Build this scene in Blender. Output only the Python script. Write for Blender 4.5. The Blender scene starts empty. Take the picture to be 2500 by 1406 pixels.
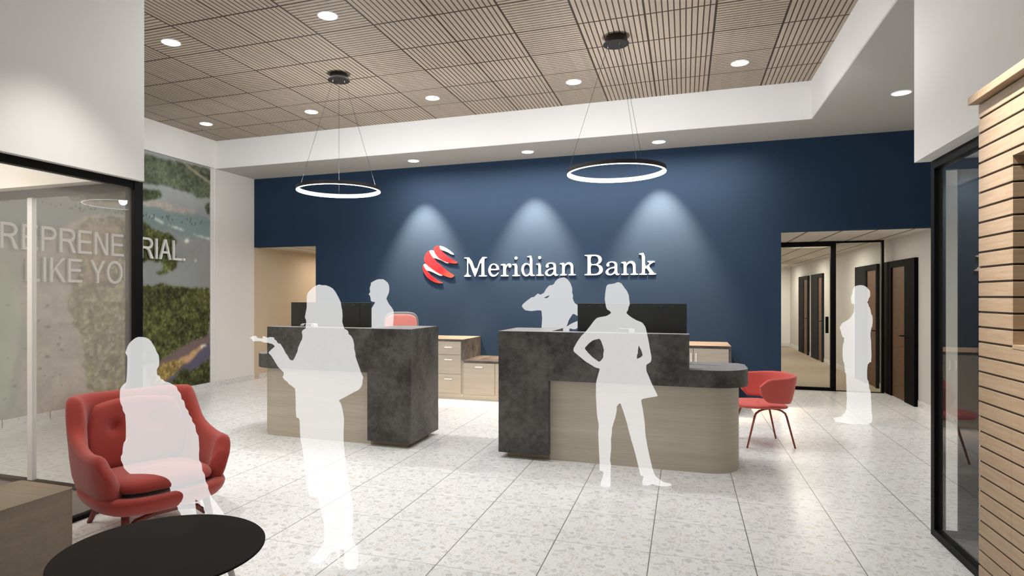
DATA = {"A":{"base":[-2.056,3.116],"o":[[0.026,1.671],[0.038,1.667],[0.062,1.667],[0.082,1.66],[0.103,1.648],[0.12,1.627],[0.137,1.596],[0.151,1.565],[0.154,1.541],[0.159,1.518],[0.161,1.487],[0.159,1.452],[0.166,1.428],[0.171,1.411],[0.187,1.403],[0.195,1.394],[0.196,1.38],[0.212,1.368],[0.223,1.346],[0.229,1.319],[0.229,1.295],[0.235,1.274],[0.238,1.25],[0.234,1.258],[0.244,1.226],[0.258,1.189],[0.271,1.15],[0.283,1.125],[0.278,1.106],[0.277,1.083],[0.267,1.064],[0.253,1.05],[0.216,1.032],[0.179,1.011],[0.138,0.99],[0.151,0.971],[0.158,0.948],[0.165,0.911],[0.17,0.879],[0.167,0.809],[0.167,0.745],[0.172,0.694],[0.177,0.648],[0.179,0.646],[0.188,0.564],[0.2,0.497],[0.212,0.435],[0.219,0.396],[0.224,0.348],[0.221,0.281],[0.217,0.19],[0.229,0.152],[0.25,0.123],[0.255,0.089],[0.254,0.051],[0.258,0.029],[0.243,0.013],[0.238,-0.004],[0.217,-0.012],[0.193,-0.006],[0.179,0.01],[0.167,0.025],[0.171,0.051],[0.17,0.104],[0.164,0.124],[0.152,0.116],[0.145,0.094],[0.142,0.058],[0.136,0.044],[0.132,0.053],[0.134,0.089],[0.121,0.099],[0.106,0.099],[0.082,0.082],[0.058,0.053],[0.034,0.037],[0.01,0.03],[-0.018,0.036],[-0.043,0.047],[-0.023,0.063],[0.001,0.08],[0.018,0.106],[0.034,0.125],[0.046,0.147],[0.052,0.171],[0.054,0.238],[0.049,0.281],[0.037,0.329],[0.022,0.377],[0.019,0.418],[-0.023,0.421],[-0.038,0.432],[-0.045,0.483],[-0.054,0.535],[-0.062,0.583],[-0.066,0.636],[-0.078,0.717],[-0.085,0.768],[-0.089,0.833],[-0.089,0.874],[-0.099,0.886],[-0.113,0.89],[-0.113,1.041],[-0.108,1.055],[-0.12,1.059],[-0.15,1.085],[-0.194,1.127],[-0.177,1.147],[-0.196,1.164],[-0.219,1.187],[-0.242,1.226],[-0.261,1.256],[-0.261,1.254],[-0.276,1.27],[-0.257,1.29],[-0.239,1.305],[-0.24,1.312],[-0.254,1.322],[-0.271,1.326],[-0.283,1.329],[-0.302,1.329],[-0.317,1.337],[-0.34,1.338],[-0.369,1.337],[-0.371,1.35],[-0.388,1.356],[-0.374,1.363],[-0.37,1.368],[-0.357,1.367],[-0.352,1.371],[-0.336,1.356],[-0.31,1.354],[-0.309,1.367],[-0.298,1.367],[-0.29,1.362],[-0.278,1.358],[-0.271,1.362],[-0.25,1.362],[-0.24,1.356],[-0.24,1.348],[-0.23,1.343],[-0.22,1.326],[-0.204,1.322],[-0.189,1.298],[-0.172,1.264],[-0.154,1.243],[-0.173,1.268],[-0.147,1.226],[-0.129,1.225],[-0.108,1.268],[-0.117,1.254],[-0.106,1.271],[-0.1,1.302],[-0.089,1.326],[-0.077,1.35],[-0.075,1.37],[-0.079,1.392],[-0.074,1.403],[-0.055,1.413],[-0.057,1.432],[-0.053,1.446],[-0.054,1.466],[-0.06,1.483],[-0.055,1.511],[-0.05,1.535],[-0.05,1.593],[-0.046,1.617],[-0.034,1.634],[-0.01,1.656],[0.007,1.665],[0.017,1.67]],"h":[]},"D":{"base":[-0.494,5.303],"o":[[-0.035,1.722],[-0.011,1.711],[0.01,1.68],[0.034,1.649],[0.05,1.614],[0.054,1.58],[0.059,1.535],[0.048,1.511],[0.044,1.487],[0.03,1.465],[0.041,1.45],[0.072,1.426],[0.113,1.402],[0.161,1.383],[0.178,1.364],[0.192,1.34],[0.202,1.298],[0.219,1.216],[0.226,1.175],[0.241,1.092],[0.24,1.065],[0.233,1.048],[0.19,1.02],[0.195,0.983],[0.219,0.928],[0.243,0.869],[0.281,0.794],[0.292,0.769],[0.293,0.761],[0.222,0.75],[0.152,0.736],[0.168,0.651],[0.184,0.549],[0.19,0.441],[0.209,0.332],[0.228,0.243],[0.251,0.147],[0.273,0.09],[0.311,0.061],[0.343,0.039],[0.401,0.026],[0.412,0.013],[0.394,0.004],[0.311,0.004],[0.254,0.02],[0.238,0.021],[0.228,0.012],[0.174,0.01],[0.163,0.017],[0.168,0.064],[0.174,0.09],[0.152,0.093],[0.142,0.122],[0.13,0.173],[0.114,0.243],[0.091,0.329],[0.072,0.39],[0.05,0.473],[0.031,0.549],[0.005,0.632],[-0.022,0.708],[-0.051,0.683],[-0.052,0.638],[-0.062,0.587],[-0.078,0.536],[-0.092,0.485],[-0.092,0.447],[-0.1,0.402],[-0.097,0.332],[-0.103,0.268],[-0.108,0.224],[-0.099,0.186],[-0.103,0.122],[-0.103,0.004],[-0.11,-0.003],[-0.161,0.001],[-0.183,0.007],[-0.188,0.026],[-0.183,0.048],[-0.167,0.084],[-0.162,0.122],[-0.173,0.131],[-0.196,0.135],[-0.196,0.217],[-0.202,0.326],[-0.207,0.447],[-0.202,0.517],[-0.215,0.587],[-0.221,0.664],[-0.226,0.76],[-0.226,0.842],[-0.224,0.88],[-0.21,0.935],[-0.193,0.993],[-0.231,1.003],[-0.32,1.058],[-0.409,1.134],[-0.416,1.147],[-0.413,1.168],[-0.382,1.223],[-0.351,1.268],[-0.316,1.302],[-0.279,1.347],[-0.244,1.395],[-0.22,1.419],[-0.196,1.427],[-0.141,1.436],[-0.114,1.45],[-0.097,1.465],[-0.117,1.484],[-0.131,1.491],[-0.141,1.511],[-0.145,1.539],[-0.152,1.573],[-0.148,1.628],[-0.138,1.69],[-0.121,1.704],[-0.073,1.709],[-0.052,1.719]],"h":[[[-0.323,1.165],[-0.286,1.206],[-0.251,1.233],[-0.196,1.246],[-0.183,1.226],[-0.169,1.189],[-0.158,1.147],[-0.165,1.12],[-0.163,1.089],[-0.183,1.062],[-0.2,1.05],[-0.251,1.086],[-0.292,1.127]],[[0.132,1.192],[0.147,1.165],[0.157,1.144],[0.168,1.106],[0.151,1.089],[0.118,1.075],[0.12,1.106],[0.123,1.141],[0.127,1.182]]]},"C":{"base":[-1.372,6.931],"o":[[0.065,1.82],[0.086,1.817],[0.113,1.799],[0.147,1.756],[0.169,1.693],[0.168,1.645],[0.179,1.608],[0.174,1.581],[0.185,1.549],[0.2,1.525],[0.224,1.507],[0.272,1.459],[0.325,1.385],[0.357,1.321],[0.346,1.279],[0.299,1.263],[0.224,1.241],[0.203,1.228],[0.166,1.23],[0.155,1.239],[0.134,1.231],[0.139,1.162],[0.166,1.056],[0.177,0.949],[0.161,0.737],[0.139,0.472],[0.134,0.206],[0.155,0.058],[0.187,0.021],[0.177,0.005],[0.113,0.002],[0.07,0.026],[0.065,0.206],[0.039,0.525],[0.007,0.817],[-0.015,0.525],[-0.03,0.206],[-0.03,0.026],[-0.046,0.005],[-0.131,0.002],[-0.142,0.018],[-0.099,0.052],[-0.094,0.206],[-0.131,0.525],[-0.174,0.843],[-0.195,1.003],[-0.179,1.135],[-0.182,1.241],[-0.174,1.353],[-0.182,1.443],[-0.237,1.443],[-0.296,1.435],[-0.365,1.444],[-0.386,1.462],[-0.406,1.491],[-0.394,1.515],[-0.354,1.549],[-0.296,1.592],[-0.264,1.597],[-0.237,1.626],[-0.219,1.635],[-0.195,1.621],[-0.155,1.642],[-0.126,1.693],[-0.091,1.729],[-0.062,1.731],[-0.041,1.743],[-0.025,1.772],[0.001,1.801],[0.033,1.812]],"h":[[[0.174,1.401],[0.193,1.401],[0.224,1.382],[0.262,1.358],[0.272,1.342],[0.224,1.321],[0.166,1.297],[0.097,1.255],[0.113,1.279],[0.126,1.326],[0.145,1.358]],[[-0.155,1.586],[-0.126,1.602],[-0.091,1.616],[-0.097,1.602],[-0.115,1.584],[-0.131,1.582]]]},"B":{"base":[-3.652,6.886],"o":[[0.026,1.818],[0.084,1.818],[0.115,1.798],[0.143,1.772],[0.156,1.739],[0.16,1.698],[0.156,1.652],[0.136,1.606],[0.123,1.576],[0.136,1.545],[0.156,1.507],[0.187,1.468],[0.21,1.432],[0.216,1.402],[0.215,1.34],[0.207,1.238],[0.202,1.059],[0.197,0.906],[0.176,0.65],[0.166,0.353],[0.156,0.151],[0.161,0.038],[0.146,0.006],[0.136,0.001],[-0.023,-0.002],[-0.084,0.001],[-0.084,0.018],[-0.048,0.042],[0.018,0.071],[0.028,0.232],[0.003,0.446],[-0.033,0.753],[-0.074,0.906],[-0.1,1.008],[-0.12,1.11],[-0.151,1.172],[-0.227,1.187],[-0.33,1.177],[-0.376,1.197],[-0.37,1.218],[-0.304,1.233],[-0.227,1.248],[-0.161,1.274],[-0.14,1.325],[-0.12,1.376],[-0.084,1.417],[-0.015,1.531],[-0.059,1.537],[-0.071,1.55],[-0.077,1.591],[-0.084,1.614],[-0.1,1.627],[-0.079,1.66],[-0.087,1.701],[-0.071,1.752],[-0.073,1.772],[-0.038,1.793],[-0.002,1.811]],"h":[]},"E":{"base":[2.038,8.867],"o":[[0.037,1.745],[0.084,1.742],[0.125,1.721],[0.159,1.684],[0.168,1.644],[0.159,1.583],[0.132,1.549],[0.127,1.515],[0.145,1.495],[0.159,1.447],[0.182,1.366],[0.186,1.285],[0.179,1.217],[0.152,1.149],[0.159,1.068],[0.165,0.96],[0.176,0.879],[0.179,0.777],[0.125,0.764],[0.114,0.662],[0.111,0.594],[0.132,0.554],[0.138,0.486],[0.159,0.418],[0.169,0.296],[0.176,0.175],[0.186,0.066],[0.19,0.026],[0.165,0.001],[0.098,-0.008],[-0.078,-0.001],[-0.173,0.015],[-0.281,0.032],[-0.268,0.05],[-0.288,0.066],[-0.275,0.083],[-0.18,0.096],[-0.139,0.148],[-0.112,0.181],[-0.105,0.324],[-0.116,0.445],[-0.126,0.635],[-0.146,0.757],[-0.162,0.831],[-0.16,0.946],[-0.146,1.055],[-0.13,1.089],[-0.18,1.091],[-0.173,1.136],[-0.193,1.163],[-0.207,1.217],[-0.173,1.271],[-0.119,1.298],[-0.058,1.346],[-0.021,1.407],[-0.031,1.434],[-0.011,1.495],[-0.024,1.507],[-0.062,1.512],[-0.067,1.556],[-0.072,1.589],[-0.058,1.61],[-0.051,1.65],[-0.038,1.711],[-0.011,1.734]],"h":[]},"S":{"base":[-3.285,3.265],"o":[[-0.214,1.328],[-0.164,1.324],[-0.128,1.289],[-0.101,1.235],[-0.083,1.19],[-0.085,1.135],[-0.106,1.085],[-0.074,1.035],[0.008,1.013],[0.044,0.972],[0.071,0.9],[0.112,0.809],[0.166,0.709],[0.175,0.646],[0.191,0.591],[0.189,0.546],[0.182,0.505],[0.207,0.437],[0.234,0.347],[0.271,0.247],[0.316,0.193],[0.361,0.127],[0.388,0.075],[0.434,0.034],[0.488,0.011],[0.484,-0.0],[0.397,-0.0],[0.307,0.011],[0.252,0.066],[0.23,0.127],[0.221,0.175],[0.198,0.206],[0.166,0.245],[0.162,0.22],[0.171,0.127],[0.173,0.066],[0.198,0.02],[0.194,0.002],[0.107,-0.0],[0.08,0.011],[0.085,0.066],[0.067,0.127],[0.035,0.193],[0.008,0.283],[-0.009,0.362],[-0.051,0.374],[-0.083,0.389],[-0.11,0.378],[-0.201,0.383],[-0.264,0.397],[-0.3,0.424],[-0.323,0.474],[-0.33,0.528],[-0.314,0.591],[-0.287,0.664],[-0.287,0.727],[-0.296,0.8],[-0.318,0.854],[-0.337,0.918],[-0.343,0.972],[-0.328,1.004],[-0.291,1.022],[-0.287,1.108],[-0.28,1.149],[-0.296,1.199],[-0.305,1.235],[-0.291,1.276],[-0.255,1.312],[-0.232,1.325]],"h":[]},"logo":{"R1":[[-4.0017,2.4757],[-4.0602,2.4685],[-4.0867,2.45],[-4.0981,2.4196],[-4.0934,2.3889],[-4.065,2.3357],[-4.013,2.2733],[-3.9566,2.2329],[-3.9003,2.2057],[-3.8256,2.1808],[-3.742,2.1637],[-3.6772,2.1626],[-3.6634,2.171],[-3.6588,2.1813],[-3.668,2.1884],[-3.742,2.2226],[-3.8163,2.2692],[-3.891,2.323],[-3.9472,2.3766],[-3.9848,2.4211],[-3.9961,2.4433]],"R2":[[-4.1817,2.3998],[-4.2217,2.3656],[-4.2552,2.3224],[-4.2743,2.2787],[-4.2772,2.2348],[-4.2648,2.1905],[-4.2361,2.1636],[-4.1836,2.1188],[-4.1076,2.065],[-4.013,2.0068],[-3.9284,1.9666],[-3.8442,1.9352],[-3.7744,1.9197],[-3.742,1.9298],[-3.7142,1.9598],[-3.7884,1.9997],[-3.8629,2.0484],[-3.9378,2.1061],[-4.013,2.1685],[-4.0791,2.2353],[-4.136,2.3066],[-4.176,2.3689]],"R3":[[-4.2983,2.1514],[-4.305,2.1119],[-4.2983,2.0589],[-4.2695,1.9968],[-4.2217,1.9347],[-4.155,1.8814],[-4.0791,1.8457],[-4.013,1.8295],[-3.9566,1.8273],[-3.9237,1.8376],[-3.9848,1.8581],[-4.0602,1.8981],[-4.136,1.9514],[-4.2027,2.018],[-4.2504,2.0758],[-4.2887,2.1292]],"W1":[[-3.9942,2.4738],[-3.9378,2.4618],[-3.8629,2.4267],[-3.7977,2.3817],[-3.7512,2.3459],[-3.7234,2.3193],[-3.742,2.3154],[-3.7791,2.3249],[-3.8349,2.3583],[-3.9003,2.3859],[-3.9613,2.4031],[-3.9895,2.4344]],"W2":[[-4.176,2.4014],[-4.1076,2.398],[-4.0962,2.3907],[-4.065,2.3357],[-4.013,2.2733],[-3.9566,2.2329],[-3.9003,2.2057],[-3.8116,2.178],[-3.8396,2.1672],[-3.8723,2.1747],[-3.9378,2.2107],[-4.013,2.2454],[-4.0791,2.2642],[-4.1076,2.2665],[-4.1455,2.3199],[-4.176,2.3689]],"W3":[[-4.2935,2.1514],[-4.2791,2.1661],[-4.2552,2.1727],[-4.2361,2.1592],[-4.1836,2.1188],[-4.1076,2.065],[-4.013,2.0068],[-3.9284,1.9648],[-3.9566,1.9564],[-3.9848,1.9602],[-4.0413,1.9853],[-4.1171,2.0213],[-4.1836,2.0467],[-4.2313,2.0492],[-4.2695,2.1025]]},"glyphs":[["M",[[[-3.5412,2.2653],[-3.4299,2.2629],[-3.332,2.0154],[-3.2419,2.2659],[-3.1371,2.2654],[-3.1371,2.2467],[-3.1684,2.243],[-3.1863,2.2264],[-3.1863,1.9752],[-3.1773,1.9598],[-3.1371,1.9534],[-3.1371,1.9364],[-3.2806,1.9379],[-3.2806,1.955],[-3.2401,1.9605],[-3.2311,1.9757],[-3.2311,2.2315],[-3.341,1.936],[-3.3555,1.9361],[-3.4708,2.232],[-3.4708,2.0129],[-3.4644,1.9785],[-3.4481,1.9611],[-3.4208,1.954],[-3.4208,1.9368],[-3.5412,1.9363],[-3.5412,1.9553],[-3.5119,1.9661],[-3.4954,1.9875],[-3.4881,2.0218],[-3.4881,2.2323],[-3.5028,2.2455],[-3.5412,2.248]]]],["e",[[[-2.9288,2.0414],[-2.9288,2.0735],[-2.942,2.1117],[-2.9729,2.1418],[-3.0171,2.1527],[-3.0615,2.1433],[-3.0926,2.1099],[-3.1131,2.0593],[-3.1104,2.0083],[-3.0881,1.9613],[-3.0526,1.9355],[-3.0171,1.9308],[-2.9729,1.9456],[-2.9464,1.9723],[-2.9288,1.9975],[-2.9447,2.0036],[-2.9685,1.9768],[-2.9994,1.9603],[-3.0304,1.9606],[-3.0615,1.9864],[-3.0748,2.0248],[-3.0757,2.0418]],[[-3.0739,2.0604],[-3.0659,2.101],[-3.0437,2.1303],[-3.0171,2.1358],[-2.9862,2.1209],[-2.9685,2.091],[-2.9685,2.0589]]]],["r",[[[-2.8954,2.1379],[-2.813,2.1458],[-2.813,2.0886],[-2.7929,2.1261],[-2.7667,2.1466],[-2.7406,2.1487],[-2.7189,2.1332],[-2.7145,2.108],[-2.7232,2.083],[-2.7406,2.0774],[-2.758,2.0877],[-2.7624,2.1088],[-2.758,2.1255],[-2.7798,2.1133],[-2.799,2.0799],[-2.8095,2.038],[-2.8095,1.9707],[-2.7973,1.9554],[-2.7606,1.9517],[-2.7606,1.9349],[-2.8954,1.9363],[-2.8954,1.9532],[-2.8585,1.9587],[-2.8515,1.9712],[-2.8515,2.106],[-2.8629,2.1188],[-2.8954,2.1219]]]],["i",[[[-2.6945,2.137],[-2.6132,2.144],[-2.6132,1.9684],[-2.602,1.9557],[-2.5675,1.9528],[-2.5675,1.9361],[-2.6945,1.9375],[-2.6945,1.9526],[-2.6625,1.9564],[-2.6538,1.9689],[-2.6538,2.107],[-2.6651,2.1197],[-2.6945,2.1228]],[[-2.6098,2.235],[-2.6116,2.2256],[-2.6168,2.2178],[-2.6247,2.2126],[-2.6339,2.2109],[-2.6432,2.213],[-2.6511,2.2185],[-2.6563,2.2265],[-2.6581,2.236],[-2.6563,2.2454],[-2.6511,2.2533],[-2.6432,2.2584],[-2.6339,2.2601],[-2.6247,2.258],[-2.6168,2.2525],[-2.6116,2.2445]]]],["d",[[[-2.4433,2.2615],[-2.3581,2.2697],[-2.3581,1.9737],[-2.3479,1.957],[-2.3157,1.9524],[-2.3157,1.9384],[-2.3921,1.9367],[-2.3964,1.9658],[-2.4219,1.9412],[-2.4603,1.9308],[-2.4988,1.942],[-2.5289,1.9799],[-2.5435,2.0343],[-2.5374,2.0843],[-2.5117,2.1297],[-2.4774,2.1499],[-2.4433,2.1476],[-2.4134,2.1322],[-2.3964,2.1153],[-2.3964,2.2315],[-2.4092,2.2442],[-2.4433,2.2491]],[[-2.3964,2.0488],[-2.4023,2.0904],[-2.4219,2.1198],[-2.4518,2.1287],[-2.4817,2.1167],[-2.5006,2.0753],[-2.5031,2.0254],[-2.4928,1.9795],[-2.4646,1.9541],[-2.4347,1.958],[-2.4092,1.9826],[-2.3981,2.0157]]]],["i",[[[-2.2946,2.1359],[-2.2153,2.1428],[-2.2153,1.9695],[-2.2044,1.9569],[-2.1708,1.9541],[-2.1708,1.9376],[-2.2946,1.939],[-2.2946,1.9539],[-2.2633,1.9576],[-2.2549,1.9699],[-2.2549,2.1063],[-2.2659,2.1189],[-2.2946,2.1218]],[[-2.212,2.2343],[-2.2138,2.2251],[-2.2189,2.2173],[-2.2265,2.2122],[-2.2355,2.2105],[-2.2446,2.2125],[-2.2522,2.218],[-2.2573,2.2259],[-2.2591,2.2353],[-2.2573,2.2445],[-2.2522,2.2523],[-2.2446,2.2574],[-2.2355,2.2591],[-2.2265,2.257],[-2.2189,2.2516],[-2.2138,2.2436]]]],["a",[[[-2.0966,2.1179],[-2.0858,2.0972],[-2.0858,2.0808],[-2.1066,2.0671],[-2.1275,2.0773],[-2.1342,2.0939],[-2.1275,2.1185],[-2.1024,2.1427],[-2.0566,2.1517],[-2.015,2.1494],[-1.986,2.1365],[-1.9694,2.1117],[-1.967,2.0748],[-1.967,1.9848],[-1.9587,1.9601],[-1.9488,1.9518],[-1.9339,1.9598],[-1.9281,1.9516],[-1.9488,1.9354],[-1.9736,1.9341],[-1.9943,1.9482],[-2.0026,1.9647],[-2.0316,1.9421],[-2.0732,1.9311],[-2.115,1.9373],[-2.1401,1.9581],[-2.1468,1.987],[-2.1317,2.0198],[-2.0983,2.044],[-2.0483,2.0597],[-2.0051,2.0688],[-2.0051,2.1],[-2.0167,2.1231],[-2.04,2.1334],[-2.0691,2.1339]],[[-2.0051,2.0467],[-2.0051,2.0098],[-2.0233,1.9773],[-2.0524,1.9546],[-2.0816,1.9517],[-2.1024,1.97],[-2.1066,1.9947],[-2.0941,2.0192],[-2.0649,2.0369]]]],["n",[[[-1.9034,2.1351],[-1.8319,2.1444],[-1.8294,2.1053],[-1.8048,2.1333],[-1.768,2.1514],[-1.7313,2.1483],[-1.7028,2.1275],[-1.6882,2.0948],[-1.6866,1.9731],[-1.6768,1.9584],[-1.6476,1.9548],[-1.6476,1.9402],[-1.7639,1.9399],[-1.7639,1.9537],[-1.7313,1.9615],[-1.7256,1.9736],[-1.7256,2.071],[-1.7354,2.1037],[-1.7639,2.1221],[-1.7925,2.1128],[-1.8171,2.0888],[-1.8253,2.0563],[-1.8253,1.9748],[-1.8171,1.9601],[-1.7909,1.9565],[-1.7909,1.9402],[-1.9034,1.9398],[-1.9034,1.9545],[-1.8729,1.9607],[-1.8663,1.9753],[-1.8663,2.0977],[-1.8746,2.1183],[-1.9034,2.1228]]]],["B",[[[-1.5073,2.2627],[-1.3413,2.2639],[-1.2858,2.2546],[-1.2503,2.2275],[-1.2345,2.1872],[-1.2463,2.1475],[-1.2739,2.12],[-1.3096,2.1062],[-1.2621,2.0958],[-1.2305,2.0673],[-1.2187,2.0232],[-1.2305,1.9794],[-1.266,1.9519],[-1.3175,1.9381],[-1.5073,1.9386],[-1.5073,1.9548],[-1.4728,1.9584],[-1.4592,1.9703],[-1.4584,2.2279],[-1.4728,2.2443],[-1.5073,2.2466]],[[-1.4113,2.2389],[-1.4113,2.1144],[-1.3492,2.1133],[-1.3135,2.1223],[-1.2937,2.1483],[-1.2874,2.1802],[-1.2977,2.2165],[-1.3214,2.237],[-1.3492,2.2432]],[[-1.4113,2.0983],[-1.4113,1.9737],[-1.4009,1.9591],[-1.3492,1.9569],[-1.3056,1.9684],[-1.2819,1.9921],[-1.2739,2.032],[-1.2898,2.0682],[-1.3175,2.0927],[-1.3572,2.0974]]]],["a",[[[-1.1293,2.1188],[-1.1185,2.0982],[-1.1185,2.0818],[-1.1393,2.0682],[-1.1602,2.0783],[-1.1669,2.0949],[-1.1602,2.1194],[-1.1352,2.1435],[-1.0894,2.1525],[-1.0479,2.1501],[-1.0189,2.1373],[-1.0024,2.1125],[-0.9999,2.0758],[-0.9999,1.9859],[-0.9916,1.9614],[-0.9817,1.9531],[-0.9669,1.9611],[-0.9611,1.9528],[-0.9817,1.9368],[-1.0065,1.9354],[-1.0272,1.9495],[-1.0355,1.966],[-1.0645,1.9434],[-1.106,1.9324],[-1.1477,1.9387],[-1.1727,1.9595],[-1.1794,1.9883],[-1.1644,2.0209],[-1.131,2.0451],[-1.0811,2.0607],[-1.0379,2.0698],[-1.0379,2.1009],[-1.0495,2.124],[-1.0728,2.1342],[-1.1019,2.1347]],[[-1.0379,2.0478],[-1.0379,2.011],[-1.0562,1.9785],[-1.0852,1.956],[-1.1143,1.953],[-1.1352,1.9713],[-1.1393,1.996],[-1.1268,2.0204],[-1.0977,2.038]]]],["n",[[[-0.938,2.1367],[-0.8663,2.1463],[-0.8638,2.1061],[-0.8391,2.1349],[-0.8022,2.1535],[-0.7654,2.1503],[-0.7369,2.1289],[-0.7222,2.0954],[-0.7206,1.9705],[-0.7108,1.9554],[-0.6816,1.9517],[-0.6816,1.9368],[-0.7982,1.9364],[-0.7982,1.9506],[-0.7654,1.9586],[-0.7597,1.971],[-0.7597,2.071],[-0.7695,2.1045],[-0.7982,2.1233],[-0.8268,2.1138],[-0.8515,2.0892],[-0.8597,2.0559],[-0.8597,1.9723],[-0.8515,1.9571],[-0.8252,1.9535],[-0.8252,1.9367],[-0.938,1.9364],[-0.938,1.9515],[-0.9074,1.9578],[-0.9008,1.9728],[-0.9008,2.0984],[-0.9091,2.1195],[-0.938,2.1242]]]],["k",[[[-0.6678,2.2677],[-0.5831,2.2736],[-0.5831,2.0454],[-0.5117,2.1105],[-0.5192,2.1263],[-0.544,2.1322],[-0.544,2.1478],[-0.4346,2.1442],[-0.4346,2.1286],[-0.463,2.1229],[-0.4892,2.1063],[-0.529,2.0719],[-0.4555,1.9734],[-0.4406,1.9577],[-0.4167,1.9535],[-0.4167,1.938],[-0.532,1.937],[-0.532,1.9526],[-0.5042,1.9585],[-0.5605,2.045],[-0.5831,2.0259],[-0.5831,1.9633],[-0.5756,1.9515],[-0.547,1.9512],[-0.547,1.9356],[-0.6678,1.937],[-0.6678,1.9526],[-0.636,1.9562],[-0.6262,1.9678],[-0.6262,2.2299],[-0.636,2.2458],[-0.6678,2.252]]]]],"mural":[["gw",[[4.329,2.326],[5.265,2.022],[5.463,1.518],[5.363,0.706],[5.217,0.173],[4.329,0.023]]],["teal",[[4.329,2.725],[5.463,2.907],[6.239,2.862],[6.891,2.924],[7.194,2.978],[7.645,2.982],[7.981,2.987],[8.673,2.955],[8.673,2.56],[8.248,2.573],[7.981,2.637],[7.645,2.669],[7.194,2.735],[6.554,2.731],[6.119,2.623],[5.618,2.302],[4.329,2.149]]],["sand",[[5.463,2.238],[6.061,2.588],[6.425,2.773],[7.033,2.851],[7.194,2.747],[6.983,2.235],[6.983,0.16],[6.425,0.243],[6.003,0.004],[5.463,0.0],[5.265,0.014],[5.514,0.948],[5.413,1.723]]],["sand",[[7.194,3.034],[7.485,3.083],[7.727,3.072],[7.981,3.061],[8.321,3.058],[8.358,3.022],[7.981,2.987],[7.645,2.982],[7.194,2.978],[6.619,2.898],[6.239,2.873],[6.239,2.946],[6.619,2.974]]],["far",[[4.329,3.478],[7.269,3.811],[8.673,3.815],[8.673,3.334],[8.339,3.318],[7.981,3.35],[7.645,3.354],[7.269,3.378],[6.891,3.377],[5.946,3.338],[4.329,3.124]]],["sky",[[7.446,3.812],[7.921,3.829],[7.895,3.803],[7.645,3.79],[7.469,3.792]]],["road",[[8.051,3.822],[8.095,3.824],[8.673,3.614],[8.673,3.578],[8.433,3.649],[8.248,3.725]]],["isl",[[6.554,3.186],[7.194,3.221],[7.33,3.262],[7.485,3.282],[7.588,3.26],[7.621,3.2],[7.564,3.146],[7.407,3.084],[7.194,3.065],[6.891,3.02],[6.489,2.967],[6.179,2.96],[5.833,2.966],[5.591,2.964],[5.463,3.061],[5.946,3.147]]],["isl",[[8.576,3.192],[8.673,3.234],[8.673,3.041],[8.605,3.018],[8.557,3.083]]],["veg2",[[6.179,2.562],[6.331,2.676],[6.554,2.743],[6.983,2.772],[7.194,2.716],[7.194,2.124],[7.194,0.129],[6.983,0.16],[6.457,0.238],[6.331,0.371],[6.27,0.605],[6.3,0.772],[6.239,1.003],[6.179,1.175],[6.09,1.345],[6.061,1.512],[6.119,1.733],[6.239,2.017],[6.149,2.291]]],["dry",[[6.179,2.518],[6.489,2.665],[6.891,2.591],[6.891,2.289],[6.554,1.798],[6.239,1.792],[6.331,2.078]]],["isl2",[[6.891,2.712],[7.194,2.716],[7.33,2.712],[7.525,2.657],[7.645,2.604],[7.769,2.596],[7.895,2.495],[7.869,2.426],[7.853,2.292],[7.895,2.228],[7.904,2.161],[7.878,2.08],[7.769,1.989],[7.645,1.952],[7.469,1.959],[7.605,2.016],[7.661,2.096],[7.605,2.145],[7.407,2.16],[7.194,2.149],[6.891,2.108]]],["isl2",[[7.142,1.947],[7.231,1.957],[7.276,1.877],[7.269,1.782],[7.142,1.767]]],["veg",[[6.961,1.746],[7.194,1.75],[7.292,1.789],[7.645,1.802],[7.895,1.76],[8.248,1.752],[8.673,1.751],[8.673,0.926],[8.339,0.863],[7.981,0.752],[7.645,0.648],[7.525,0.556],[7.194,0.503],[6.961,0.589]]],["riv",[[8.673,0.926],[8.339,0.863],[7.981,0.752],[7.645,0.648],[7.525,0.556],[7.33,0.488],[7.407,0.192],[8.673,0.088]]],["lit",[[7.556,0.443],[7.81,0.534],[8.157,0.635],[8.48,0.748],[8.528,0.694],[8.248,0.558],[7.981,0.483],[7.645,0.42]]],["blue",[[8.673,0.804],[8.673,0.482],[8.339,0.341],[7.895,0.225],[7.645,0.159],[7.81,0.302],[8.113,0.469],[8.48,0.67]]],["gold",[[7.446,0.398],[7.645,0.55],[7.895,0.605],[8.113,0.537],[8.068,0.474],[7.895,0.358],[7.686,0.219],[7.525,0.24]]],["veg",[[8.673,0.496],[8.433,0.4],[8.248,0.351],[8.113,0.401],[7.981,0.382],[7.895,0.258],[7.645,0.179],[8.068,0.066],[8.723,0.045]]],["white",[[8.452,0.764],[8.576,0.769],[8.586,0.732],[8.461,0.728]]],["white",[[8.086,2.524],[8.157,2.585],[8.193,2.52],[8.122,2.487]]],["white",[[7.368,2.869],[7.517,2.836],[7.67,2.776],[7.645,2.76],[7.485,2.813]]],["white",[[7.727,2.756],[7.895,2.742],[8.086,2.708],[8.068,2.693],[7.895,2.715]]],["white",[[8.248,2.662],[8.673,2.618],[8.673,2.589],[8.339,2.637]]],["white",[[8.303,2.217],[8.358,2.227],[8.358,2.199],[8.312,2.19]]]]}
import bpy, bmesh, math, random
import numpy as np
from mathutils import Vector, Matrix
from mathutils.geometry import delaunay_2d_cdt
random.seed(5)
C = bpy.context.scene.collection
PI = math.pi

# ------------------------------------------------------------------ helpers
def lin(c):
    c = c/255.0
    return c/12.92 if c <= 0.04045 else ((c+0.055)/1.055)**2.4
def rgb(r, g, b): return (lin(r), lin(g), lin(b), 1.0)

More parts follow.
